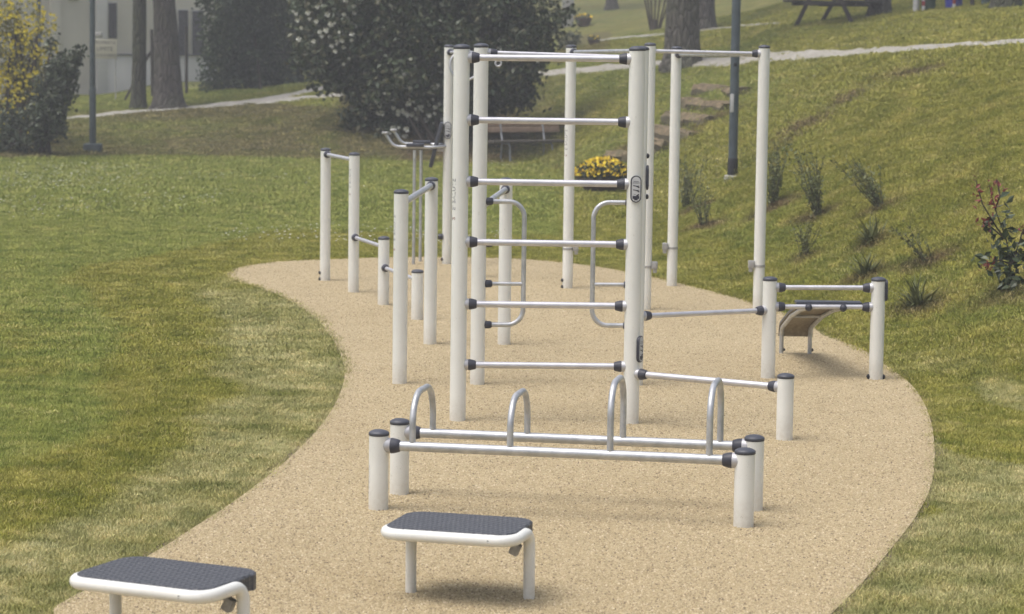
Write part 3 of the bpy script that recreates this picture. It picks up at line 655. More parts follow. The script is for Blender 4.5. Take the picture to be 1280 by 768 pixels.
# -- four tall posts with top bars
P5 = base(709.3, 360.2); P6 = base(806.5, 387); P7 = base(839.7, 357.3); P8 = base(947.8, 387.3)
F_ = Rig('high_bar_frame', (P6[0], P6[1], 0), 'four tall white posts joined by high silver bars at the back right of the pad', 'pull-up bars')
tops = [58.5, 56, 60.5, 59]
fp = [F_.post(*b, zat(*b, y)) for b, y in zip((P5, P6, P7, P8), tops)]
zb = [zat(*P5, 65.5), zat(*P6, 64), zat(*P7, 68.5), zat(*P8, 67.5)]
F_.bar((*P5, zb[0]), (*P6, zat(*P6, 63.5)), .021, 'high_bar', 'galv'); F_.bar((*P6, zb[1]), (*P8, zb[3]), .019, 'high_bar', 'alu', ends=(0, 1)); F_.bar((*P7, zb[2]), (*P8, zb[3]-.012), .019, 'high_bar', 'galv')
for b, p, sx, yy in ((P5, fp[0], 1, 311), (P6, fp[1], 1, 333.5), (P7, fp[2], -1, 310), (P8, fp[3], -1, 332.5)):
    z = zat(*b, yy); P(MB().lathe([(PR+.001, z-.012), (PR+.004, z-.011), (PR+.004, z+.011), (PR+.001, z+.012)], 24, (*b, 0)), 'clamp_band', M['clampbox'], p)
    P(MB().box((b[0]+sx*(PR+.026), b[1]-.02, z+.015), (.062, .06, .078), None, 0, .012).box((b[0]+sx*(PR+.03), b[1]-.02, z-.04), (.04, .04, .04), None, 0, .010), 'clamp_block', M['clampbox'], p)
F_.bolts(fp[0], *P5, -75, (.03, .10)); post_text(fp[0], *P5, zat(*P5, 175), -45, .05)

# -- leg raise tower at the back
P4 = base(558.3, 330); P10 = (AT(600, 200, P4[1]-1.6).x, P4[1]-1.6)
H_ = Rig('leg_raise_tower', (P4[0], P4[1], 0), 'leg raise tower with dark back pad, arm pads and curved grips at the back', 'exercise frame')
p4 = H_.post(*P4, zat(*P4, 58)); p10 = H_.post(*P10, zat(*P4, 58)-.02)
H_.bar((*P4, zat(*P4, 65.5)), (*P10, zat(*P4, 65.5)), .018, 'high_bar')
Yt = P4[1]
def hp(x, y, dY=0): return AT(x, y, Yt+dY)
for dy, dx, dv in ((-.12, 0, 0), (.30, 10.5, -3.5)):
    pts = [hp(481.5+dx, 167+dv, dy), hp(492+dx, 183.5+dv, dy), hp(540+dx*.5, 184.5+dv, dy), hp(557, 183+dv*.4, dy*.35)]
    h = P(MB().tube(fillet(pts, [.12, .1], 7), .019, 12), 'curved_arm', M['galv'], H_.root)
    g_ = hp(481.5+dx, 167+dv, dy); P(MB().lathe([(.03, -.012), (.044, -.004), (.044, .012), (.03, .02), (.005, .022)], 16, g_), 'grip_end', M['clampbox'], h)
    c = hp(519+dx*.78, 181.5+dv, dy); P(MB().box(c, (.21, .09, .042), None, 0, .014), 'arm_pad', M['cap'], h)
for x, dy in ((518.2, -.12), (526.5, .30)):
    a = hp(x, 188, dy); P(MB().tube([a, Vector((a.x, a.y, 0))], .019, 12), 'support_leg', M['galv'], H_.root)
a = hp(545.5, 181, .05); P(MB().box(a, (.045, .30, .54), Matrix.Rotation(R(14), 3, 'Y'), 0, .015), 'back_pad', M['cap'], H_.root)
a = hp(551, 187, .02); P(MB().box(a, (.13, .10, .045), None, 0, .01), 'bracket', M['flange'], H_.root)
a = hp(550.5, 296, -.02); P(MB().lathe([(.035, -.03), (.035, .02), (.028, .03)], 14, a, (-1, 0, 0)), 'bar_clamp', M['clamp'], H_.root)
rc_ = AT(581, 82, P10[1]+.4)
P(MB().tube([rc_+Vector((.165*math.cos(a), .02*math.sin(a), .165*math.sin(a))) for a in np.linspace(0, 2*math.pi, 33)], .014, 8), 'hanging_ring', M['galv'], H_.root)
P(MB().tube([rc_+Vector((0, 0, .165)), rc_+Vector((0, 0, .26))], .006, 6), 'ring_strap', M['black'], H_.root)
oval_plate(p4, Vector((P4[0]-.003, P4[1]-PR, zat(*P4, 163))), (.05, -1, 0), .08, .20); H_.bolts(p4, *P4, -70, (.07,))

# -- hurdle bench in front
FL = base(473, 636.3); BL = base(499, 617.4); FR = base(929.3, 658); BR = base(941, 637.6)
K_ = Rig('low_handle_bars', (FL[0], FL[1], 0), 'pair of low silver bars on four short white posts, crossed by four arched handles', 'exercise frame')
for b, y in ((FL, 541.5), (BL, 527.5), (FR, 564.5), (BR, 548)): K_.post(*b, zat(*b, y))
za = .378
K_.bar((*FL, za), (*FR, za), .0275, 'long_bar', 'galv', 1.12); K_.bar((*BL, za), (*BR, za), .0275, 'long_bar', 'galv', 1.12)
fl, fr, bl, br = (Vector((*b, za)) for b in (FL, FR, BL, BR))
def onbar(a, b, px):
    lo, hi = 0.0, 1.0
    for _ in range(30):
        m = (lo+hi)/2
        if proj(a.lerp(b, m))[0] < px: lo = m
        else: hi = m
    return a.lerp(b, lo)
for xa, xb, hgt in ((515.5, 541, .292), (637.5, 659, .288), (762.5, 778.5, .385), (886.5, 900, .39)):
    a = onbar(fl, fr, xa); b = onbar(bl, br, xb); up = Vector((0, 0, hgt)); half = (b-a).length/2
    pts = [a+Vector((0, 0, .015))]
    pts = fillet([a, a+up, b+up, b], min(half*.98, .175), 12)
    P(MB().tube(pts, .0185, 14), 'arched_handle', M['galv'], K_.root)
post_text(bpy.data.objects[[o.name for o in K_.root.children if o.name.startswith('post')][0]], *FL, .2, -75, .03)

# -- two step platforms
def stool(cx, cy, ang, label, kL=1.0):
    s = Rig('step_platform', (cx, cy, 0), label, 'step platform', 'step platforms in the foreground')
    Rz = Matrix.Rotation(R(ang), 3, 'Z'); o = Vector((cx, cy, 0)); W = lambda x, y, z: o+Rz @ Vector((x, y, z))
    L, D, zt, r = .635*kL, .43*kL, .338, .0275
    pts = [W(-L/2+.05, .02, 0), W(-L/2+.05, .02, zt), W(-L/2, -.05, zt), W(-L/2, -D/2, zt), W(L/2, -D/2, zt), W(L/2+.005, .03, zt+.004), W(L/2+.01, .03, 0)]
    pth = fillet([W(-L/2+.055, 0, 0), W(-L/2+.055, 0, zt-.015)], 0, 1)[:2]
    main = fillet([W(-L/2+.01, .06, zt), W(-L/2, -D/2, zt), W(L/2, -D/2, zt), W(L/2+.01, .06, zt+.002), W(L/2+.012, .062, 0)], [.085, .085, .07], 9)
    f = P(MB().tube(main, r, 18), 'seat_tube', M['post'], s.root)
    back = fillet([W(-L/2+.02, .06, zt-.004), W(-L/2+.03, D/2-.02, zt-.01), W(L/2-.07, D/2-.03, zt-.01), W(L/2-.07, .10, zt-.01)], [.09, .09], 8)
    P(MB().tube(back, .024, 12), 'rear_tube', M['post'], s.root)
    P(MB().tube([W(-L/2+.075, .02, 0), W(-L/2+.075, .02, zt-.01)], r*.95, 18), 'leg', M['post'], s.root)
    def rr(w, d, rad, n=7):
        out = []
        for sx, sy, a0 in ((1, 1, 0), (-1, 1, 90), (-1, -1, 180), (1, -1, 270)):
            for i in range(n+1):
                a = R(a0+90*i/n); out.append((sx*(w/2-rad)+rad*math.cos(a), sy*(d/2-rad)+rad*math.sin(a)))
        return out
    # tread: rounded sheet with a skirt folded down at the back and right
    zt2 = zt+.030; bm = bmesh.new(); oc = W(0, .012, 0)
    poly = rr(L+.005, D+.02, .10); vs0 = [bm.verts.new(oc+Rz @ Vector((x, y, zt2+.0025))) for x, y in rr(L-.012, D+.004, .095)]; vs1 = [bm.verts.new(oc+Rz @ Vector((x, y, zt2-.004))) for x, y in poly]
    vs2 = [bm.verts.new(oc+Rz @ Vector((x*.998, y*.998, zt2-(.07 if (y > .0 and x > -.25) else .012)))) for x, y in poly]
    n = len(poly); bm.faces.new(vs0)
    for u_, v_ in ((vs0, vs1), (vs1, vs2)):
        for i in range(n): bm.faces.new((u_[i], v_[i], v_[(i+1) % n], u_[(i+1) % n]))
    bm.faces.new(vs2[::-1]); bmesh.ops.recalc_face_normals(bm, faces=bm.faces[:])
    mb = MB(); bm.verts.index_update(); mb.add([v.co for v in bm.verts], [[v.index for v in f_.verts] for f_ in bm.faces]); bm.free()
    t = P(mb, 'tread', M['tread'], s.root, (cx, cy, 0), ang=30); 
    P(MB().box(W(L/2-.055, .05, zt-.085), (.045, .04, .06), Rz @ Matrix.Rotation(R(25), 3, 'Y'), 0, .008).lathe([(.012, 0), (.012, .012)], 10, W(L/2-.07, .045, zt-.055), Rz @ Vector((0, -1, 0))), 'bracket', M['clampbox'], s.root)
    P(MB().lathe([(.006, 0), (.006, .0015)], 10, W(L/2-.11, -D/2-r+.002, zt), Rz @ Vector((0, -1, 0))), 'drain_hole', M['black'], s.root)
    P(MB().lathe([(.0285, -.001), (.0285, .006)], 18, W(0, -D/2+.05, zt-.03)), 'spacer', M['black'], s.root) if 0 else None
    return s
g = G(573, 746, .016); stool(g.x, g.y, -15, 'white tube step platform with dark tread, whole, in front of the low handle bars')
g = G(206.5, 818, .016); stool(g.x, g.y, -25, 'white tube step platform with dark tread, legs cut off by the lower photo edge', 1.07)

# ------------------------------------------------------------------ street furniture
# lamp posts
def lamp(px, py, r, h, mat, label, kind):
    p = T(px, py) if kind == 'c' else T(px, py); o = thing('lamp_post', p, label, 'lamp post')
    P(MB().tube([p+Vector((0, 0, -.1)), p+Vector((0, 0, h*.5)), p+Vector((0, 0, h))], [r, r*.95, r*.6], 16), 'pole', M[mat], o)
    if kind == 'c':
        P(MB().lathe([(r*1.9, -.12), (r*1.9, .05), (r*1.6, .07)], 20, p), 'concrete_footing', M['concrete'], o)
        P(MB().lathe([(r*1.12, .07), (r*1.12, .30), (r*1.02, .32)], 16, p), 'sleeve', M['black'], o)
        q = Vector((p.x-r*.55, p.y-r, zat(p.x, p.y, 129))); P(MB().box(q, (.055, .012, .27), None, 0, .005), 'number_plate', M['white_paint'], o)
        P(MB().box(Vector((p.x, p.y-r*.98, zat(p.x, p.y, 81))), (.05, .015, .05), None, 0, .005), 'inspection_lock', M['black'], o)
    else:
        P(MB().box(p+Vector((0, 0, .06)), (.38, .34, .22), None, 0, .03), 'base_block', M[mat], o)
        P(MB().lathe([(r*1.2, .17), (r*1.2, 1.35), (r*1.0, 1.4)], 16, p), 'sleeve', M[mat], o)
    P(MB().lathe([(.02, 0), (.22, .05), (.26, .16), (.12, .26), (.02, .28)], 20, p+Vector((0, 0, h-.02))), 'lamp_head', M[mat], o)
lamp(915.5, 225, .068, 7, 'lamp_grey', 'slate grey lamp post with concrete footing on the bank beside the stone steps', 'c')
lamp(116, 189.5, .062, 6.5, 'lamp_green', 'slim grey-green lamp post at the left edge of the lawn', 'l')
# thin grey pole behind the yellow bush
p = T(49, 147); o = thing('thin_pole', p, 'thin grey pole standing behind the yellow flowering bush', 'pole')
P(MB().tube([p, p+Vector((0, 0, 6))], .055, 10), 'pole_shaft', M['lamp_grey'], o)
# park bench
L0 = G(625, 203.5, 0); R0 = G(686, 202.5, 0); zb_ = 0
o = thing('park_bench', (L0+R0)/2, 'slatted wooden park bench with grey metal legs at the foot of the big bush', 'bench')
dx_ = (R0-L0).normalized(); dn = Vector((-dx_.y, dx_.x, 0))
Mb = Matrix((dx_, dn, Vector((0, 0, 1)))).transposed(); cb = (L0+R0)/2+dx_*.16
for i, (yo, zz) in enumerate(((-.02, .455), (.12, .45), (.26, .45))):
    P(MB().box(cb+dn*yo+Vector((0, 0, zz)), (2.0, .125, .05), Mb, 0, .01), 'seat_plank', M['bench_dark'], o)
for zz, yo in ((.70, .38), (.84, .42)):
    P(MB().box(cb+dn*yo+Vector((0, 0, zz)), (1.95, .04, .13), Mb @ Matrix.Rotation(R(-12), 3, 'X'), 0, .01), 'back_plank', M['bench_wood'], o)
for sx in (-.55, .55):
    q = cb+dx_*sx
    P(MB().tube(fillet([q+dn*(-.03), q+dn*(.0)+Vector((0, 0, .41)), q+dn*.30+Vector((0, 0, .41)), q+dn*.42+Vector((0, 0, .88))], [.09, .06], 5), .024, 10), 'front_leg', M['bench_metal'], o)
    P(MB().tube([q+dn*.36, q+dn*.32+Vector((0, 0, .42))], .022, 10), 'rear_leg', M['bench_metal'], o)
# picnic table
p = T(1046, 27.5); o = thing('picnic_table', p, 'dark wooden picnic table on the hillside above the path', 'picnic table')
la = Vector((.60, .80, 0)).normalized(); sa = Vector((.80, -.60, 0)).normalized(); Mt = Matrix((la, -sa, Vector((0, 0, 1)))).transposed()
gz = lambda q: Vector((q.x, q.y, zg(q.x, q.y)))
for sg in (-1, 1):
    c = p+la*sg*.62; 
    for sd in (-1, 1):
        f0 = gz(c+sa*sd*.78)-Vector((0, 0, .03)); tp = Vector(((c+sa*sd*.30).x, (c+sa*sd*.30).y, p.z+.74)); d = tp-f0
        P(MB().tube([f0, tp], .062, 4), 'leg', M['picnic'], o, smooth=False)
    P(MB().tube([c+sa*-.86+Vector((0, 0, .42)), c+sa*.86+Vector((0, 0, .42))], .06, 4), 'cross_beam', M['picnic'], o, smooth=False)
for sd in (-1, 1):
    for k in (0, 1): P(MB().box(p+sa*sd*(.66+.15*k)+Vector((0, 0, .475)), (2.1, .14, .055), Mt, 0, .008), 'seat_plank', M['picnic'], o)
for k in range(5): P(MB().box(p+sa*(k-2)*.15+Vector((0, 0, .775)), (2.1, .14, .05), Mt, 0, .008), 'table_plank', M['picnic'], o)
# bins and posts on the hillside
def bin_(px, py, w, h, mat, label, stripe=None, cat='bin', name='litter_bin'):
    p = T(px, py); o = thing(name, p, label, cat)
    P(MB().lathe([(w*.42, -.05), (w*.47, .05), (w*.5, h*.9), (w*.5, h)], 18, p), 'bin_body', M[mat], o)
    P(MB().lathe([(w*.53, h), (w*.53, h+.04), (w*.35, h+.14), (.01, h+.16)], 18, p), 'lid', M[mat], o)
    if stripe is not None:
        for k in range(10):
            z = .04+k*.11; x = stripe; P(MB().box(p+Vector((x, -w*.5-.005, z)), (.07, .02, .115), Matrix.Rotation(R(0), 3, 'Y'), 0, .003), 'warning_tape', M['red_paint' if k % 2 else 'white_paint'], o)
bin_(1160, 13, .36, 1.0, 'bin_green', 'dark green bin with red and white tape beside the white post', -.14)
bin_(1192, 10.5, .42, 1.0, 'bin_blue', 'bright blue bin with red and white tape', -.03)
bin_(1232, 7, .22, 1.0, 'bin_grey', 'slim teal grey bin right of the blue bin')
def stake(px, py, r, h, mat, label, name='wooden_post'):
    p = T(px, py); o = MB().lathe([(r, -.1), (r, h-.02), (r*.6, h)], 10, (0, 0, 0)).build(name, M[mat], None, p); tag(o, label, 'post')
stake(1145, 15, .075, 1.2, 'white_paint', 'white painted post left of the green bin', 'white_post'); stake(1215, 8, .05, 1.2, 'dark_bin', 'dark wooden post between the blue bin and the teal bin')
# stone pillar and planters behind
p = T(709.5, 33.5); o = thing('stone_pillar', p, 'pale grey square pillar rising on the hazy hillside', 'pillar')
P(MB().box(p+Vector((0, 0, 1.6)), (.42, .42, 3.3), None, 0, .02), 'shaft', M['pillar'], o); P(MB().box(p+Vector((0, 0, 3.3)), (.56, .56, .14), None, 0, .02), 'capstone', M['pillar'], o)

# ------------------------------------------------------------------ foliage tools
def leaf_cloud(mb, pts, size, rngl, elong=1.6, up=.0, mi=0):
    vs = []; fs = []; k = len(mb.v)
    for p in pts:
        a = Vector(rngl.normal(size=3)); a.z += up; a.normalize(); b = a.cross(Vector(rngl.normal(size=3))).normalized(); s = size*rngl.uniform(.65, 1.25)
        p = Vector(p); n_ = a.cross(b)*s*.22
        vs += [p-a*s*elong/2, p+b*s/2+n_, p+a*s*elong/2, p-b*s/2+n_]; i = len(vs)-4; fs += [(i, i+1, i+2), (i, i+2, i+3)]
    mb.add(vs, fs, mi)
def shell_points(blobs, n, r_, inner=.55, ground_z=None):
    out = []; vol = np.array([b[3]*b[4]*b[5] for b in blobs])**.7; cnt = (vol/vol.sum()*n).astype(int)
    for (cx, cy, cz, rx, ry, rz), c in zip(blobs, cnt):
        d = r_.normal(size=(c, 3)); d /= np.linalg.norm(d, axis=1)[:, None]
        rad = inner+(1-inner)*r_.random(c)**.6; rad *= 1+.22*np.sin(d[:, 0]*7+cx*3)*np.sin(d[:, 2]*6+cz*5+1)+.10*r_.normal(size=c)
        q = np.array([cx, cy, cz])+d*rad[:, None]*np.array([rx, ry, rz]); out.append(q)
    q = np.concatenate(out)
    if ground_z is not None: q = q[q[:, 2] > ground_z]
    return q
def clumps(q, n_cl, r_, frac=.8, rad=.28):                   # gather a part of the leaves into clumps, so that gaps open
    c = q[r_.integers(0, len(q), n_cl)]; k = int(len(q)*frac); idx = r_.integers(0, n_cl, k)
    a = c[idx]+r_.normal(size=(k, 3))*rad*.5; return np.concatenate([a, q[:len(q)-k]])
def bush(name, base_p, blobs, nleaf, size, mat, label, cat='bush', seed=1, flowers=0, fmat='white_flower', fsize=.07, ncl=260, rad=.3, stems=5, frac=.75, group=None, ffilter=None, inner=.55):
    r_ = np.random.default_rng(seed); p = Vector(base_p); o = thing(name, p, label, cat, group)
    q = shell_points(blobs, nleaf, r_, inner, p.z-.1); q = clumps(q, ncl, r_, frac, rad)
    q = q[q[:, 2] > np.array([zg(a, b) for a, b in q[:, :2]])+.02]
    mb = MB(); leaf_cloud(mb, q, size, r_); P(mb, 'foliage', M[mat], o, smooth=False)
    tw = MB()
    for i in range(stems):
        b = blobs[r_.integers(0, len(blobs))]; tgt = Vector((b[0], b[1], b[2]+b[5]*.3)); st = p+Vector((r_.uniform(-.25, .25), r_.uniform(-.2, .2), -.1))
        md = st.lerp(tgt, .5)+Vector((r_.uniform(-.2, .2), r_.uniform(-.2, .2), .1)); tw.tube([st, md, tgt], [.05, .035, .012], 6)
    P(tw, 'branches', M['twig'], o)
    if flowers:
        f = shell_points(blobs, flowers*16, r_, .97, p.z+.1); f = f[f[:, 1] < np.array([p.y+.6])]
        if ffilter: f = np.array([x for x in f if ffilter(x)])
        f = f[r_.permutation(len(f))[:flowers]]
        mb = MB()
        for x in f:
            c = Vector(x)+Vector((0, -.06, 0)); s = fsize*r_.uniform(.5, 1.1)
            for k in range(6):
                a = k*math.pi/3+r_.uniform(0, .5); d = Vector((math.cos(a)*.6, -.5, math.sin(a)*.6)).normalized(); n_ = d.orthogonal().normalized(); w = d.cross(n_)
                mb.add([c, c+d*s*.6+n_*s*.4, c+d*s, c+d*s*.6-n_*s*.4], [(0, 1, 2, 3)])
        fo = P(mb, 'blossoms', M[fmat], o, smooth=False); fo['kind'] = 'stuff'
    return o
def blob(px, py, Y, rx, ry, rz): q = AT(px, py, Y); return (q.x, q.y, q.z, rx, ry, rz)

# big flowering bush in the middle
bp = T(545, 186)
YB = bp.y+1.6
bl_ = [blob(545, 60, YB, 2.3, 2.0, 1.7), blob(450, 40, YB, 1.35, 1.5, 1.2), blob(600, 60, YB, 1.75, 1.5, 1.5), blob(500, 0, YB, 2.3, 1.8, 1.6), blob(620, 5, YB, 1.4, 1.5, 1.3),
       blob(500, 120, YB, 1.35, 1.4, 1.15), blob(570, 112, YB, 1.35, 1.3, .95), blob(520, 152, YB-.2, 1.25, 1.2, .72), blob(565, 160, YB-.3, .7, .9, .5), blob(550, -60, YB, 2.2, 1.8, 1.3), blob(640, 92, YB, .62, .9, .75)]
bush('camellia_bush', bp, bl_, 62000, .095, 'camellia', 'huge dark evergreen bush with white flowers behind the equipment', 'bush', 3, 210, 'white_flower', .085, 620, .30, 7, frac=.8, inner=.68,
     ffilter=lambda x: (lambda q: (math.hypot((q[0]-530)/60, (q[1]-135)/62) < 1) or (q[0] < 445 and q[1] < 85) or random.random() < .05)(proj(x)))
# tall clipped hedge behind, left of the bush
hp_ = T(335, 112)
hb = [blob(x, y, hp_.y+1.6+(x-340)*.012, .75, 1.0, .75) for x in (282, 305, 330, 355, 380, 405, 430, 460) for y in (100, 78, 55, 32, 8, -20, -50)]
hb = [b for b in hb]
bush('evergreen_hedge', hp_, hb, 30000, .085, 'hedge', 'tall dense dark green hedge beside the pale building', 'hedge', 5, 0, ncl=500, rad=.22, frac=.55, inner=.6, stems=1)
# yellow bush and dark shrub at far left
fp_ = T(20, 178)
bush('forsythia_bush', fp_, [blob(10, 60, fp_.y+.3, .72, .7, .8), blob(38, 95, fp_.y+.3, .5, .6, .6), blob(-10, 110, fp_.y+.3, .8, .7, .8), blob(20, 130, fp_.y, .7, .6, .6), blob(48, 45, fp_.y+.2, .42, .4, .55), blob(20, 25, fp_.y+.2, .6, .5, .5)], 4200, .055, 'yellowgreen', 'yellow flowering bush at the left edge of the photo', 'bush', 8, 1100, 'yellow', .055, 120, .16, 14, .6, inner=.3)
sp_ = T(55, 193)
bush('evergreen_shrub', sp_, [blob(60, 150, sp_.y, .42, .5, .5), blob(78, 92, sp_.y, .36, .4, .45), blob(66, 122, sp_.y, .45, .45, .45), blob(22, 165, sp_.y-.1, .75, .6, .5), blob(98, 75, sp_.y, .14, .2, .28), blob(63, 62, sp_.y, .13, .2, .25), blob(0, 180, sp_.y-.2, .7, .5, .35)], 4300, .08, 'shrubleaf', 'dark leafy shrub in front of the yellow bush', 'bush', 9, 5, 'white_flower', .07, 150, .16, 6, .6, inner=.35)

# trees
def tree(px, py, w_base, w_top, H, mat, label, lean=0.0, seed=1, dz=0.0, crown=True, name='pine_tree', nb=22, group=None):
    r_ = np.random.default_rng(seed); p = T(px, py); s = F/p.y; r0 = w_base/2/s; r1 = w_top/2/s
    o = thing(name, p, label, 'tree', group); mb = MB(); rings = []; seg = 28; vs = []
    hs = [-.15, 0, .12, .3, .6, 1.0, 1.6, 2.3, 3.2, 4.5, 6, H*.8, H]
    for h in hs:
        t = max(0, h)/3.2; r = r0+(r1-r0)*min(1, t**.55) if h < 3.2 else r1*(1-.6*(h-3.2)/(H-3.2)); fl = 1+.28*math.exp(-max(h, 0)/.16)
        for j in range(seg):
            a = 2*math.pi*j/seg; rr = r*fl*(1+.045*math.sin(5*a+h*1.3+seed)+.03*math.sin(9*a+seed*2+h*2)+r_.uniform(-.012, .012)); vs.append(p+Vector((lean*h+rr*math.cos(a), rr*math.sin(a), h)))
    n = len(hs); fs = [(i*seg+j, i*seg+(j+1) % seg, (i+1)*seg+(j+1) % seg, (i+1)*seg+j) for i in range(n-1) for j in range(seg)]
    P(mb.add(vs, fs), 'trunk', M[mat], o, ang=80)
    if crown:
        lm = MB(); q = []
        for k in range(nb):
            h = H*r_.uniform(.62, 1.0); a = r_.uniform(0, 6.28); L = r_.uniform(1.4, 3.2); st = p+Vector((lean*h, 0, h)); en = st+Vector((math.cos(a)*L, math.sin(a)*L, r_.uniform(.3, 1.2)))
            lm.tube([st, st.lerp(en, .5)+Vector((0, 0, -.1)), en], [.07, .05, .015], 6)
            for i in range(5): q.append(np.array(en)+r_.normal(size=(26, 3))*np.array([.55, .55, .28]))
        P(lm, 'limbs', M[mat], o); mb = MB(); leaf_cloud(mb, np.concatenate(q), .16, r_, 2.2); P(mb, 'crown', M['pine_leaf'], o, smooth=False)
    return o
tree(852, 83, 46, 38, 11, 'bark', 'large pine with deeply furrowed bark at the top of the stone steps', .0, 2)
tree(880, 37, 30, 22, 11, 'bark_l', 'dark trunk partly hidden behind the large furrowed pine', -.01, 3)
tree(212, 136, 40, 26, 11, 'bark_l', 'thicker of the two trunks before the building, leaning left', -.055, 4)
tree(173, 136.5, 19, 16, 10, 'bark_m', 'thinner mossy trunk before the building, standing upright', .012, 5)
tree(1100, 20, 27, 24, 10, 'bark_l', 'dark trunk just behind the right end of the picnic table', .0, 6)
tree(765, 12, 16, 8, 9, 'bark_l', 'faint far trunk in the haze between pillar and pine', -.1, 7)
tree(1257, 9, 34, 32, 9, 'bark_m', 'broad dark trunk at the upper right corner behind the teal bin', .0, 9)
# bare multi-stemmed shrub
p = T(818, 37); o = thing('bare_shrub', p, 'bare shrub with several thin stems fanning up on the hazy hillside', 'shrub')
mb = MB()
for x, lx in ((-.10, -.42), (-.04, -.16), (0, .02), (.05, .2), (.10, .42), (.12, .62), (-.07, -.30)):
    a = p+Vector((x, 0, -.1)); mb.tube([a, a+Vector((lx*.4, 0, .8)), a+Vector((lx*1.0, .1, 2.0)), a+Vector((lx*1.25, .1, 3.2))], [.035, .026, .018, .008], 7)
mb.tube([p+Vector((0, 0, -.1)), p+Vector((0, 0, .3))], [.13, .07], 9)
P(mb, 'stems', M['twig'], o)

# flower bowls
def bowl(px, py, rad, h, nf, label, seed, fmt='pansy', spread=1.0, leafh=.13, fs=.045):
    p = T(px, py); r_ = np.random.default_rng(seed); o = thing('flower_bowl', p, label, 'planter')
    P(MB().lathe([(rad*.55, 0), (rad*.68, h*.15), (rad*.9, h*.6), (rad, h*.88), (rad*1.03, h*.9), (rad*1.03, h), (rad*.93, h), (rad*.9, h*.9), (.01, h*.88)], 30, p), 'bowl', M['terracotta'], o, ang=35)
    q = []; 
    for _ in range(int(nf*7)):
        a = r_.uniform(0, 6.28); rr = rad*spread*math.sqrt(r_.random()); q.append((p.x+rr*math.cos(a), p.y+rr*math.sin(a), p.z+h+r_.uniform(-.02, leafh)*(1.15-.5*(rr/rad)**2)))
    mb = MB(); leaf_cloud(mb, q, .06, r_); P(mb, 'leaves', M['shrubleaf'], o, smooth=False)
    mb = MB()
    for _ in range(nf):
        a = r_.uniform(0, 6.28); rr = rad*spread*1.05*math.sqrt(r_.random()); c = Vector((p.x+rr*math.cos(a), p.y+rr*math.sin(a), p.z+h+leafh*(1.2-.6*(rr/rad)**2)*r_.uniform(.35, 1.15)))
        s = fs*r_.uniform(.7, 1.2); tl = Vector((r_.normal()*.4, -1, r_.normal()*.4+.5)).normalized(); x = tl.orthogonal().normalized(); y = tl.cross(x)
        for k in range(5):
            b = k*1.2566; d = x*math.cos(b)+y*math.sin(b); e = tl.cross(d)
            mb.add([c, c+d*s*.6+e*s*.42+tl*s*.12, c+d*s+tl*s*.1, c+d*s*.6-e*s*.42+tl*s*.12], [(0, 1, 2, 3)])
    fo = P(mb, 'petals', M[fmt], o, smooth=False); fo['kind'] = 'stuff'
bowl(753, 239.5, .47, .24, 950, 'wide brown bowl full of yellow pansies on the lawn', 31, leafh=.27, fs=.033)
bowl(729, 33, .30, .28, 60, 'small far bowl of orange and yellow flowers beside the pale pillar', 32, leafh=.12, fs=.04)
bowl(742, 57, .18, .16, 9, 'small dark pot with orange flowers at the end of the upper path', 33, leafh=.12, fs=.035)
p = T(717, 57); bush('low_bush', p, [(p.x, p.y, p.z+.18, .28, .25, .25), (p.x-.3, p.y, p.z+.08, .22, .2, .14)], 500, .05, 'shrubleaf', 'low dark green plant beside the small dark pot', 'bush', 12, ncl=30, rad=.1, stems=3)
# stone steps on the bank
o = thing('stone_steps', T(850, 165), 'rough tufa stone steps climbing the grassy bank', 'steps')
rs = np.random.default_rng(4)
for (x0, x1, yt, yb) in ((875, 933, 105.5, 118), (856, 915, 122.5, 136), (838, 892, 139, 152), (806, 872, 155, 169), (800, 842, 171, 184), (762, 800, 188.5, 202)):
    a = T(x0, yb); b = T(x1, yb); nst = 3; L = (b-a).length
    h = zat(a.x, a.y, yt)-a.z; cuts = sorted([0, 1]+list(rs.uniform(.25, .75, 1)))
    for k in range(len(cuts)-1):
        c0 = a.lerp(b, cuts[k]+.01); c1 = a.lerp(b, cuts[k+1]-.01); c = (c0+c1)/2; w = (c1-c0).length
        bm = bmesh.new(); bmesh.ops.create_cube(bm, size=1); bmesh.ops.subdivide_edges(bm, edges=bm.edges[:], cuts=3, use_grid_fill=True)
        dd = (c1-c0); dd.z = 0; dd.normalize(); Mr = Matrix((dd, Vector((-dd.y, dd.x, 0)), Vector((0, 0, 1)))).transposed()
        for v_ in bm.verts:
            q = v_.co.copy(); q = Vector((q.x*w, q.y*.42, q.z*(h+.18))); n_ = Vector(rs.uniform(-1, 1, 3))*.034; q += n_
            if v_.co.y < -.4 and v_.co.z > .4: q.y += .07; q.z -= .02
            v_.co = Vector((c.x, c.y+.12, a.z+h/2-.09+k*.01))+Mr @ q
        mb = MB(); bm.verts.index_update(); mb.add([v_.co for v_ in bm.verts], [[v_.index for v_ in f_.verts] for f_ in bm.faces]); bm.free()
        P(mb, 'stone', M['stone'], o, ang=25)

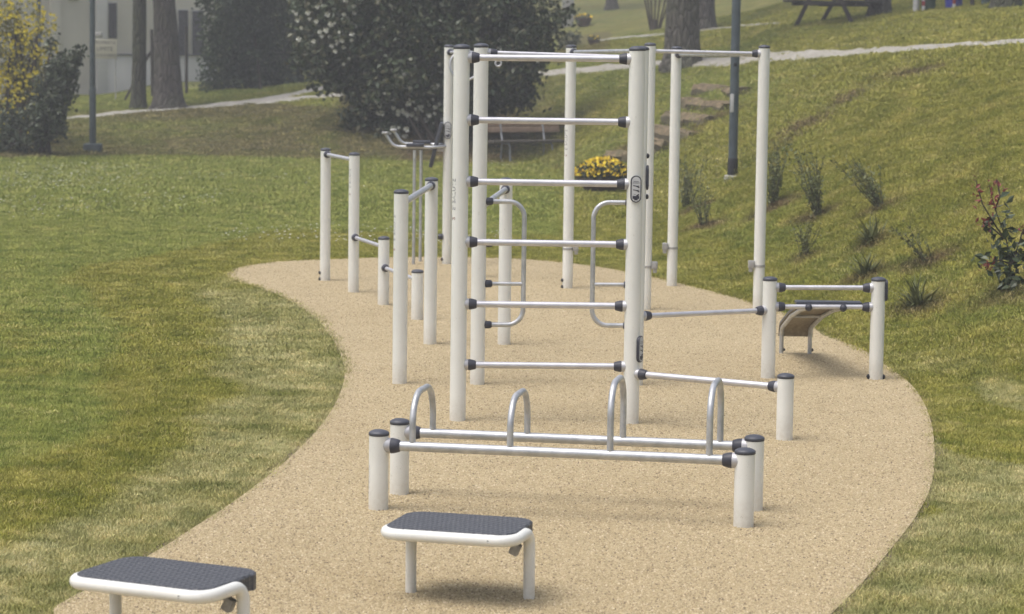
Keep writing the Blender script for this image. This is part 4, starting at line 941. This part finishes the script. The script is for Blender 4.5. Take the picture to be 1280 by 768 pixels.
# shrubs planted on the bank
def sprig_plant(name, px, py, topx, topy, n, spread, mat, label, seed, leaf=.035, cat='shrub', step=.042, thick=.006, up=.6, elong=2.4):
    p = T(px, py); r_ = np.random.default_rng(seed); top = AT(topx, topy, p.y+.05); o = thing(name, p, label, cat, 'young shrubs planted on the bank')
    tw = MB(); pts = []; ax = top-p; H = ax.length
    for k in range(n):
        d = (ax+Vector((r_.normal()*spread, r_.normal()*spread, r_.normal()*spread*.2))*H)*r_.uniform(.62, 1.12)
        st = p+Vector((r_.normal()*.03, r_.normal()*.03, -.03)); md = st+d*.5+Vector((r_.normal()*.04*H, r_.normal()*.04*H, .02)); en = st+d
        tw.tube([st, md, en], [thick*.7, thick*.5, thick*.28], 5)
        m_ = int(H/step*1.5)
        for i in range(m_):
            t = (i+r_.random())/m_
            if t < .12: continue
            q = (st.lerp(md, t*2) if t < .5 else md.lerp(en, t*2-1)); pts.append(q+Vector(r_.normal(size=3))*.018)
    P(tw, 'stems', M['twig_g'], o); mb = MB(); leaf_cloud(mb, pts, leaf*.68, r_, elong, up); P(mb, 'foliage', M[mat], o, smooth=False); return o
SP = [
 ('upright_shrub', 858, 262, 868, 196, 22, .20, 'rosemary', 'upright grey-green shrub left of the lamp post, uphill one of two', 61, .030),
 ('upright_shrub', 880, 284, 876, 228, 16, .26, 'rosemary', 'thin grey-green shrub below and left of the lamp post', 62, .026),
 ('upright_shrub', 966, 258, 964, 178, 26, .16, 'rosemary', 'tall dark shrub partly behind the rightmost tall white post', 63, .032),
 ('upright_shrub', 1023, 272, 1008, 190, 26, .17, 'rosemary', 'tall shrub leaning slightly left in the middle of the bank', 64, .032),
 ('upright_shrub', 1102, 260, 1066, 200, 26, .17, 'rosemary', 'dense shrub leaning strongly left, highest on the bank', 65, .030),
 ('upright_shrub', 1007, 322, 1003, 272, 14, .22, 'spiky', 'small thin shrub below the middle shrub of the bank', 66, .028),
 ('spiky_plant', 1090, 303, 1085, 262, 20, .62, 'spiky', 'wide spiky tuft below the leftward leaning shrub', 67, .022),
 ('spiky_plant', 1083, 346, 1084, 300, 18, .28, 'spiky', 'dark narrow tuft above the right end of the low bars', 68, .028),
 ('spiky_plant', 1160, 328, 1128, 280, 7, .30, 'spiky', 'sparse plant with one long branch reaching left', 69, .024),
 ('spiky_plant', 1147, 384, 1150, 345, 22, .55, 'spiky', 'low bushy tuft right of the low bars, lowest on the bank', 70, .028)]
def blade_plant(px, py, n, L, lean, label, seed, mat='spiky'):
    p = T(px, py); r_ = np.random.default_rng(seed); o = thing('spiky_plant', p, label, 'shrub', 'young shrubs planted on the bank'); mb = MB()
    for k in range(n):
        a = r_.uniform(0, 6.28); el = r_.uniform(.25, 1.35); d = Vector((math.cos(a)*math.cos(el)+lean, math.sin(a)*math.cos(el), math.sin(el))).normalized(); l = L*r_.uniform(.5, 1.1); w = .0065*r_.uniform(.6, 1.3)
        s_ = d.cross(Vector((0, 0, 1))).normalized()*w; b = p+Vector((r_.normal()*.03, r_.normal()*.03, -.02)); m1 = b+d*l*.5; e = b+d*l+Vector((0, 0, -l*.22))
        mb.add([b-s_, b+s_, m1+s_*1.1, m1-s_*1.1, e+s_*.3, e-s_*.3], [(0, 1, 2, 3), (3, 2, 4, 5)])
    P(mb, 'leaves', M[mat], o, smooth=False)
for a in SP:
    if a[0] == 'upright_shrub': sprig_plant(*a)
blade_plant(1090, 303, 90, .42, -.25, 'wide spiky tuft below the leftward leaning shrub', 67)
blade_plant(1083, 346, 110, .38, .0, 'dark narrow tuft above the right end of the low bars', 68)
blade_plant(1147, 384, 110, .42, -.1, 'low bushy tuft right of the low bars, lowest on the bank', 70)
sprig_plant('spiky_plant', 1162, 328, 1130, 280, 8, .22, 'spiky', 'sparse plant with one long branch reaching left', 69, .03)
# red-tipped shrub at the right edge
p = T(1262, 362); r_ = np.random.default_rng(77); o = thing('red_tipped_shrub', p, 'shrub with red young leaves at the right edge of the photo', 'shrub')
tw = MB(); gp = []; rp = []; Yp = p.y
br = [((1262, 362), (1263, 330), (1258, 300), (1244, 262), (1236, 230)), ((1258, 300), (1246, 285), (1228, 255), (1220, 226)), ((1262, 335), (1272, 310), (1278, 290), (1284, 285)), ((1262, 330), (1250, 325), (1238, 330), (1231, 335)),
      ((1258, 300), (1240, 285), (1228, 278)), ((1244, 262), (1250, 245), (1246, 225)), ((1262, 330), (1280, 322), (1295, 300)), ((1262, 362), (1285, 350), (1300, 330))]
for b in br:
    q = [AT(x, y, Yp+r_.uniform(-.08, .08)) for x, y in b]; tw.tube(q, [.009-.0015*i for i in range(len(q))], 6)
    for i in range(len(q)-1):
        for t in np.linspace(0, 1, 22): rp.append(q[i].lerp(q[i+1], t)+Vector(r_.normal(size=3))*.03) if (i > len(q)-3 and r_.random() < .8) else None
for x, y, n_, sg in ((1264, 322, 45, .07), (1262, 352, 45, .06), (1248, 296, 26, .08), (1236, 328, 12, .05), (1278, 318, 26, .08), (1250, 258, 9, .07), (1246, 280, 10, .06), (1258, 340, 12, .05)):
    c = AT(x, y, Yp); gp += [c+Vector(r_.normal(size=3))*sg for _ in range(n_)]
P(tw, 'stems', M['twig'], o); mb = MB(); leaf_cloud(mb, gp, .055, r_, 1.9); P(mb, 'leaves', M['photinia'], o, smooth=False)
mb = MB(); leaf_cloud(mb, rp, .026, r_, 2.4); P(mb, 'red_leaves', M['red_leaf'], o, smooth=False)

# ------------------------------------------------------------------ building on the left
YW = 82.0
a0 = AT(-60, 140, YW-4); a1 = AT(268, 100, YW+3.0)
dxw = Vector((a1.x-a0.x, a1.y-a0.y, 0)); LW = dxw.length; dxw.normalize(); dnw = Vector((dxw.y, -dxw.x, 0)); Mw = Matrix((dxw, -dnw, Vector((0, 0, 1)))).transposed()
o = thing('pale_building', (a0.x, a0.y, 0), 'pale rendered building with shuttered windows behind the left trees', 'building')
def wallpt(px, py):                                       # point of the facade plane seen at a pixel
    d = ray(px, py); c = Vector((0, 0, HC)); t = (Vector((a0.x, a0.y, 0))-c).dot(dnw)/d.dot(dnw); return c+d*t
def wbox(name, x0, y0, x1, y1, depth, mat, par, out=0.0, bev=.01):
    p = wallpt(x0, y0); q = wallpt(x1, y1); s0 = (p-Vector((a0.x, a0.y, 0))).dot(dxw); s1 = (q-Vector((a0.x, a0.y, 0))).dot(dxw)
    c = Vector((a0.x, a0.y, 0))+dxw*(s0+s1)/2+dnw*(out+depth/2-.0); c.z = (p.z+q.z)/2
    return P(MB().box(c, (abs(s1-s0), depth, abs(p.z-q.z)), Mw, 0, bev), name, M[mat], par)
c = Vector((a0.x, a0.y, 0))+dxw*LW/2-dnw*4; c.z = 3.4
P(MB().box(c, (LW, 8, 7.6), Mw), 'wall', M['wall'], o)
c2 = c.copy(); c2.z = 7.4; P(MB().box(c2, (LW+1, 9, .3), Mw, 0, .05), 'roof', M['shutter'], o)
wbox('plinth', 128, 69, 268, 150, .10, 'wall_w', o)
wbox('pilaster', 117, -60, 131, 135, .16, 'wall_w', o)
wbox('pilaster', 60, -60, 74, 150, .12, 'wall', o)
wbox('string_course', 128, 67.5, 268, 69.8, .16, 'shutter', o)
for x0, y0, x1, y1 in ((134.5, 4, 144.5, 48), (221.5, 13, 233.5, 69), (239, 14, 253, 70.5), (85, -40, 97, 0)):
    w = wbox('window', x0-1.2, y0-1.2, x1+1.2, y1+1.2, .05, 'frame', o, 0.0)
    for k in (0, 1):
        xm = x0+(x1-x0)*k/2; sh = wbox('shutter', xm+.15, y0, xm+(x1-x0)/2-.15, y1, .035, 'shutter', w, .045)
        ns = 12
        mb = MB()
        for i in range(ns):
            yy = y0+(y1-y0)*(i+.5)/ns; q0 = wallpt(xm+.8, yy); q1 = wallpt(xm+(x1-x0)/2-.8, yy); cc = (q0+q1)/2+dnw*.09
            mb.box(cc, ((q1-q0).length, .03, .05), Mw @ Matrix.Rotation(R(35), 3, 'X'))
        P(mb, 'louvres', M['shutter'], w, smooth=False)
wbox('downpipe', 112.5, -60, 114, 135, .09, 'frame', o, .02)
# car roof / white box glimpsed above the sign
c = AT(121.5, 44, 77); mb = MB().box(c, (.30, .3, .17), None, 0, .05); tag(mb.build('white_box', M['pillar'], None), 'white rounded box showing just above the beige sign', 'box')
# sign
c = AT(131, 61.5, 74); zgd = zg(c.x, c.y); o = thing('notice_sign', (c.x, c.y, zgd), 'beige notice board with three lines of dark lettering near the left lamp post', 'sign')
P(MB().box(c, (.70, .03, .56), None, 0, .006), 'board', M['signboard'], o)
for sx in (-.3, .3): P(MB().tube([Vector((c.x+sx, c.y+.04, zgd-.1)), Vector((c.x+sx, c.y+.04, c.z+.28))], .016, 8), 'sign_post', M['pillar'], o)
for s, zz, sz in (('PROPRIETA', .18, .125), ('LIMITE', .0, .165), ('INVALICABILE', -.18, .105)):
    vs, fs = text_geo(s, sz); P(MB().add([(c.x+x, c.y-.0175, c.z+zz+y) for x, y in vs], fs), 'lettering', M['print'], o, smooth=False)
# wire fence stakes in front of the building
for i, (x, yb, yt, lab, br_) in enumerate(((190.5, 122, 37, 'dark fence stake with two braces between the two trunks', 1), (233, 118, 33, 'dark fence stake right of the thicker trunk', 0))):
    b = T(x, yb); o = thing('fence_stake', b, lab, 'stake', 'dark stakes in front of the building')
    t_ = AT(x-1.0 if i == 0 else x, yt, b.y); P(MB().tube([b, t_], .045, 8), 'shaft', M['dark_bin'], o)
    if br_:
        for xx, yy in ((181, 78), (198, 95)): P(MB().tube([AT(188.5, 65, b.y), AT(xx, yy, b.y+.1)], .04, 6), 'brace', M['dark_bin'], o)
b = T(155, 127); tag(P(MB().tube([b, AT(166, 106, b.y)], .035, 6), 'leaning_stake', M['dark_bin'], None, b) if 0 else MB().tube([Vector((0, 0, 0)), AT(166, 106, b.y)-b], .035, 6).build('leaning_stake', M['dark_bin'], None, b), 'short dark stake leaning right, left of the thinner trunk', 'stake')

# ------------------------------------------------------------------ grass blades (stuff): tufts scattered with geometry nodes
def tuft(name, nb, h, spread, wid, seed):
    r_ = np.random.default_rng(seed); mb = MB()
    for _ in range(nb):
        a = r_.uniform(0, 6.28); rr = spread*math.sqrt(r_.random()); b = Vector((rr*math.cos(a), rr*math.sin(a), -.005)); d = Vector((r_.normal()*.42, r_.normal()*.42, 1)).normalized(); hh = h*r_.uniform(.5, 1.15)
        w = Vector((math.cos(a+1.3), math.sin(a+1.3), 0))*wid/2; m1 = b+d*hh*.55; e = b+d*hh+Vector((d.x, d.y, -.25))*hh*.45
        mb.add([b-w, b+w, m1+w*.8, m1-w*.8, e], [(0, 1, 2, 3), (3, 2, 4)])
    me = bpy.data.meshes.new(name); me.from_pydata(mb.v, [], mb.f); me.materials.append(M['blade']); return me
def scatter(name, X, Y, tufts, smin, smax, label, seed, mats=None, lift=0, onpad=False):
    d, fl = fields(X, Y); ok = (d < -.01) if onpad else (d > -.012-.035*np.clip(vnoise(X, Y, 6.0, 41)+.1, 0, 1))
    for A in PATHS:
        B = np.roll(A, -1, 0); ins = np.zeros(len(X), bool)
        for (ax, ay), (bx, by) in zip(A, B): ins ^= ((ay > Y) != (by > Y)) & (X < (bx-ax)*(Y-ay)/(by-ay+1e-12)+ax)
        ok &= ~(ins & (rng.random(len(X)) < .97))
    X = X[ok]; Y = Y[ok]; fl = {k: v_[ok] for k, v_ in fl.items()}
    Z = np.full(len(X), float(lift)) if onpad else np.array([zg(a, b) for a, b in zip(X, Y)])+lift
    me = bpy.data.meshes.new(name); me.from_pydata(np.stack([X, Y, Z], 1).tolist(), [], []); put_attrs(me, fl)
    o = bpy.data.objects.new(name, me); COL.objects.link(o); tag(o, label, kind='stuff')
    ng = bpy.data.node_groups.new(name, 'GeometryNodeTree'); ng.interface.new_socket('Geometry', in_out='INPUT', socket_type='NodeSocketGeometry'); ng.interface.new_socket('Geometry', in_out='OUTPUT', socket_type='NodeSocketGeometry')
    A = lambda k: ng.nodes.new(k); L = ng.links.new; gi = A('NodeGroupInput'); go = A('NodeGroupOutput')
    j = A('GeometryNodeJoinGeometry')
    src = []
    for i, tm in enumerate(tufts):
        to = bpy.data.objects.new(name+'_clump', tm)    # unlinked source object, only its mesh is used
        oi = A('GeometryNodeObjectInfo'); oi.inputs['Object'].default_value = to; oi.inputs['As Instance'].default_value = True; src.append(oi)
    for oi in reversed(src): L(oi.outputs['Geometry'], j.inputs[0])
    ip = A('GeometryNodeInstanceOnPoints'); L(gi.outputs[0], ip.inputs['Points']); L(j.outputs[0], ip.inputs['Instance']); ip.inputs['Pick Instance'].default_value = True
    rv = A('FunctionNodeRandomValue'); rv.data_type = 'FLOAT_VECTOR'; rv.inputs[0].default_value = (-.12, -.12, 0); rv.inputs[1].default_value = (.12, .12, 6.28); rv.inputs['Seed'].default_value = seed
    ri = A('FunctionNodeRandomValue'); ri.data_type = 'INT'; ri.inputs[4].default_value = 0; ri.inputs[5].default_value = len(tufts)-1; ri.inputs['Seed'].default_value = seed+5
    rs_ = A('FunctionNodeRandomValue'); rs_.inputs[2].default_value = smin; rs_.inputs[3].default_value = smax; rs_.inputs['Seed'].default_value = seed+9
    L(rv.outputs[0], ip.inputs['Rotation']); L(ri.outputs[2], ip.inputs['Instance Index']); L(rs_.outputs[1], ip.inputs['Scale']); L(ip.outputs[0], go.inputs[0])
    md = o.modifiers.new('scatter', 'NODES'); md.node_group = ng; return o
def sample(n, y0, y1, m=.33, pw=1.0):
    n = int(n*1.4)
    Y = y0+(y1-y0)*rng.random(n)**pw; X = rng.uniform(-m, m, n)*Y
    keep = rng.random(n) < (Y/y1); return X[keep], Y[keep]
near = [tuft('near_tuft', 30, .034, .06, .0034, s) for s in (1, 2, 3)]
mid_ = [tuft('mid_tuft', 30, .036, .09, .0052, s) for s in (4, 5, 6)]
far_ = [tuft('far_tuft', 28, .045, .20, .011, s) for s in (7, 8, 9)]
X, Y = sample(120000, 9.5, 21); scatter('near_grass', X, Y, near, .6, 1.35, 'short mown grass blades close to the pad', 1)
X, Y = sample(230000, 20, 38); scatter('bank_grass', X, Y, mid_, .6, 1.5, 'short grass blades on the lawn and the right bank', 2)
X, Y = sample(150000, 37, 78); scatter('distant_grass', X, Y, far_, .5, 1.5, 'distant grass blades on lawn, banks and hillside', 3)
gm = MB()
bm = bmesh.new(); bmesh.ops.create_icosphere(bm, subdivisions=1, radius=.0052)
for v_ in bm.verts: v_.co = Vector((v_.co.x*random.uniform(.8, 1.3), v_.co.y*random.uniform(.8, 1.3), v_.co.z*random.uniform(.7, 1.1)))
gme = bpy.data.meshes.new('granule'); bm.to_mesh(gme); bm.free(); gme.materials.append(M['granule'])
n = 620000; Y = 9.3+22*rng.random(n)**1.45; X = rng.uniform(-.215, .215, n)*Y; k_ = rng.random(n) < (14/Y); X = X[k_]; Y = Y[k_]
scatter('rubber_granules', X, Y, [gme], .5, 1.5, 'loose textured granules of the tan rubber surface', 6, lift=.016, onpad=True)
wd = [tuft('weed', 14, .03, .05, .016, s) for s in (21, 22)]
X, Y = sample(9000, 10, 34); kk = (vnoise(X, Y, .6, 51) > .08); scatter('weeds', X[kk], Y[kk], wd, .7, 1.6, 'small broad-leaved weeds and clover in the turf', 8)
# daisies
dm = MB()
dm.lathe([(.002, .03), (.016, .036), (.002, .040)], 7); dme = bpy.data.meshes.new('daisy'); dme.from_pydata(dm.v, [], dm.f); dme.materials.append(M['white_flower'])
n = 7000; Y = rng.uniform(33, 56, n); X = rng.uniform(-.21, .0, n)*Y; kk = vnoise(X, Y, .35, 31) > -.1+.5*rng.random(n); X = X[kk]; Y = Y[kk]
X2 = rng.uniform(.1, .21, 260); Y2 = rng.uniform(44, 56, 260); X = np.concatenate([X, X2*Y2]); Y = np.concatenate([Y, Y2])
scatter('daisies', X, Y, [dme], .6, 1.15, 'tiny white daisies sprinkled over the lawn', 4)

# ------------------------------------------------------------------ haze: one closed box of even thin fog
m, t, b = newmat('haze_air'); t.nodes.remove(b); pv = t.nodes.new('ShaderNodeVolumePrincipled'); pv.inputs['Color'].default_value = (.93, .94, .96, 1); pv.inputs['Density'].default_value = HAZE; pv.inputs['Anisotropy'].default_value = .2
t.links.new(pv.outputs[0], t.nodes['Material Output'].inputs['Volume'])
hz = MB().box((0, 50, 14), (560, 380, 34)).build('haze', m, None, smooth=False); tag(hz, 'thin pale haze over the park', kind='stuff')
top_z = max(zg(x, 229) for x in (-255, 0, 255)); low = -1.0
hz.scale = (1, 1, 1); hh = max(20.0, top_z+3)
for v_ in hz.data.vertices: v_.co.z = -1.2 if v_.co.z < 10 else hh
print('terrain top', top_z, 'tri estimate', sum(len(o.data.polygons) for o in bpy.data.objects if o.type == 'MESH'))
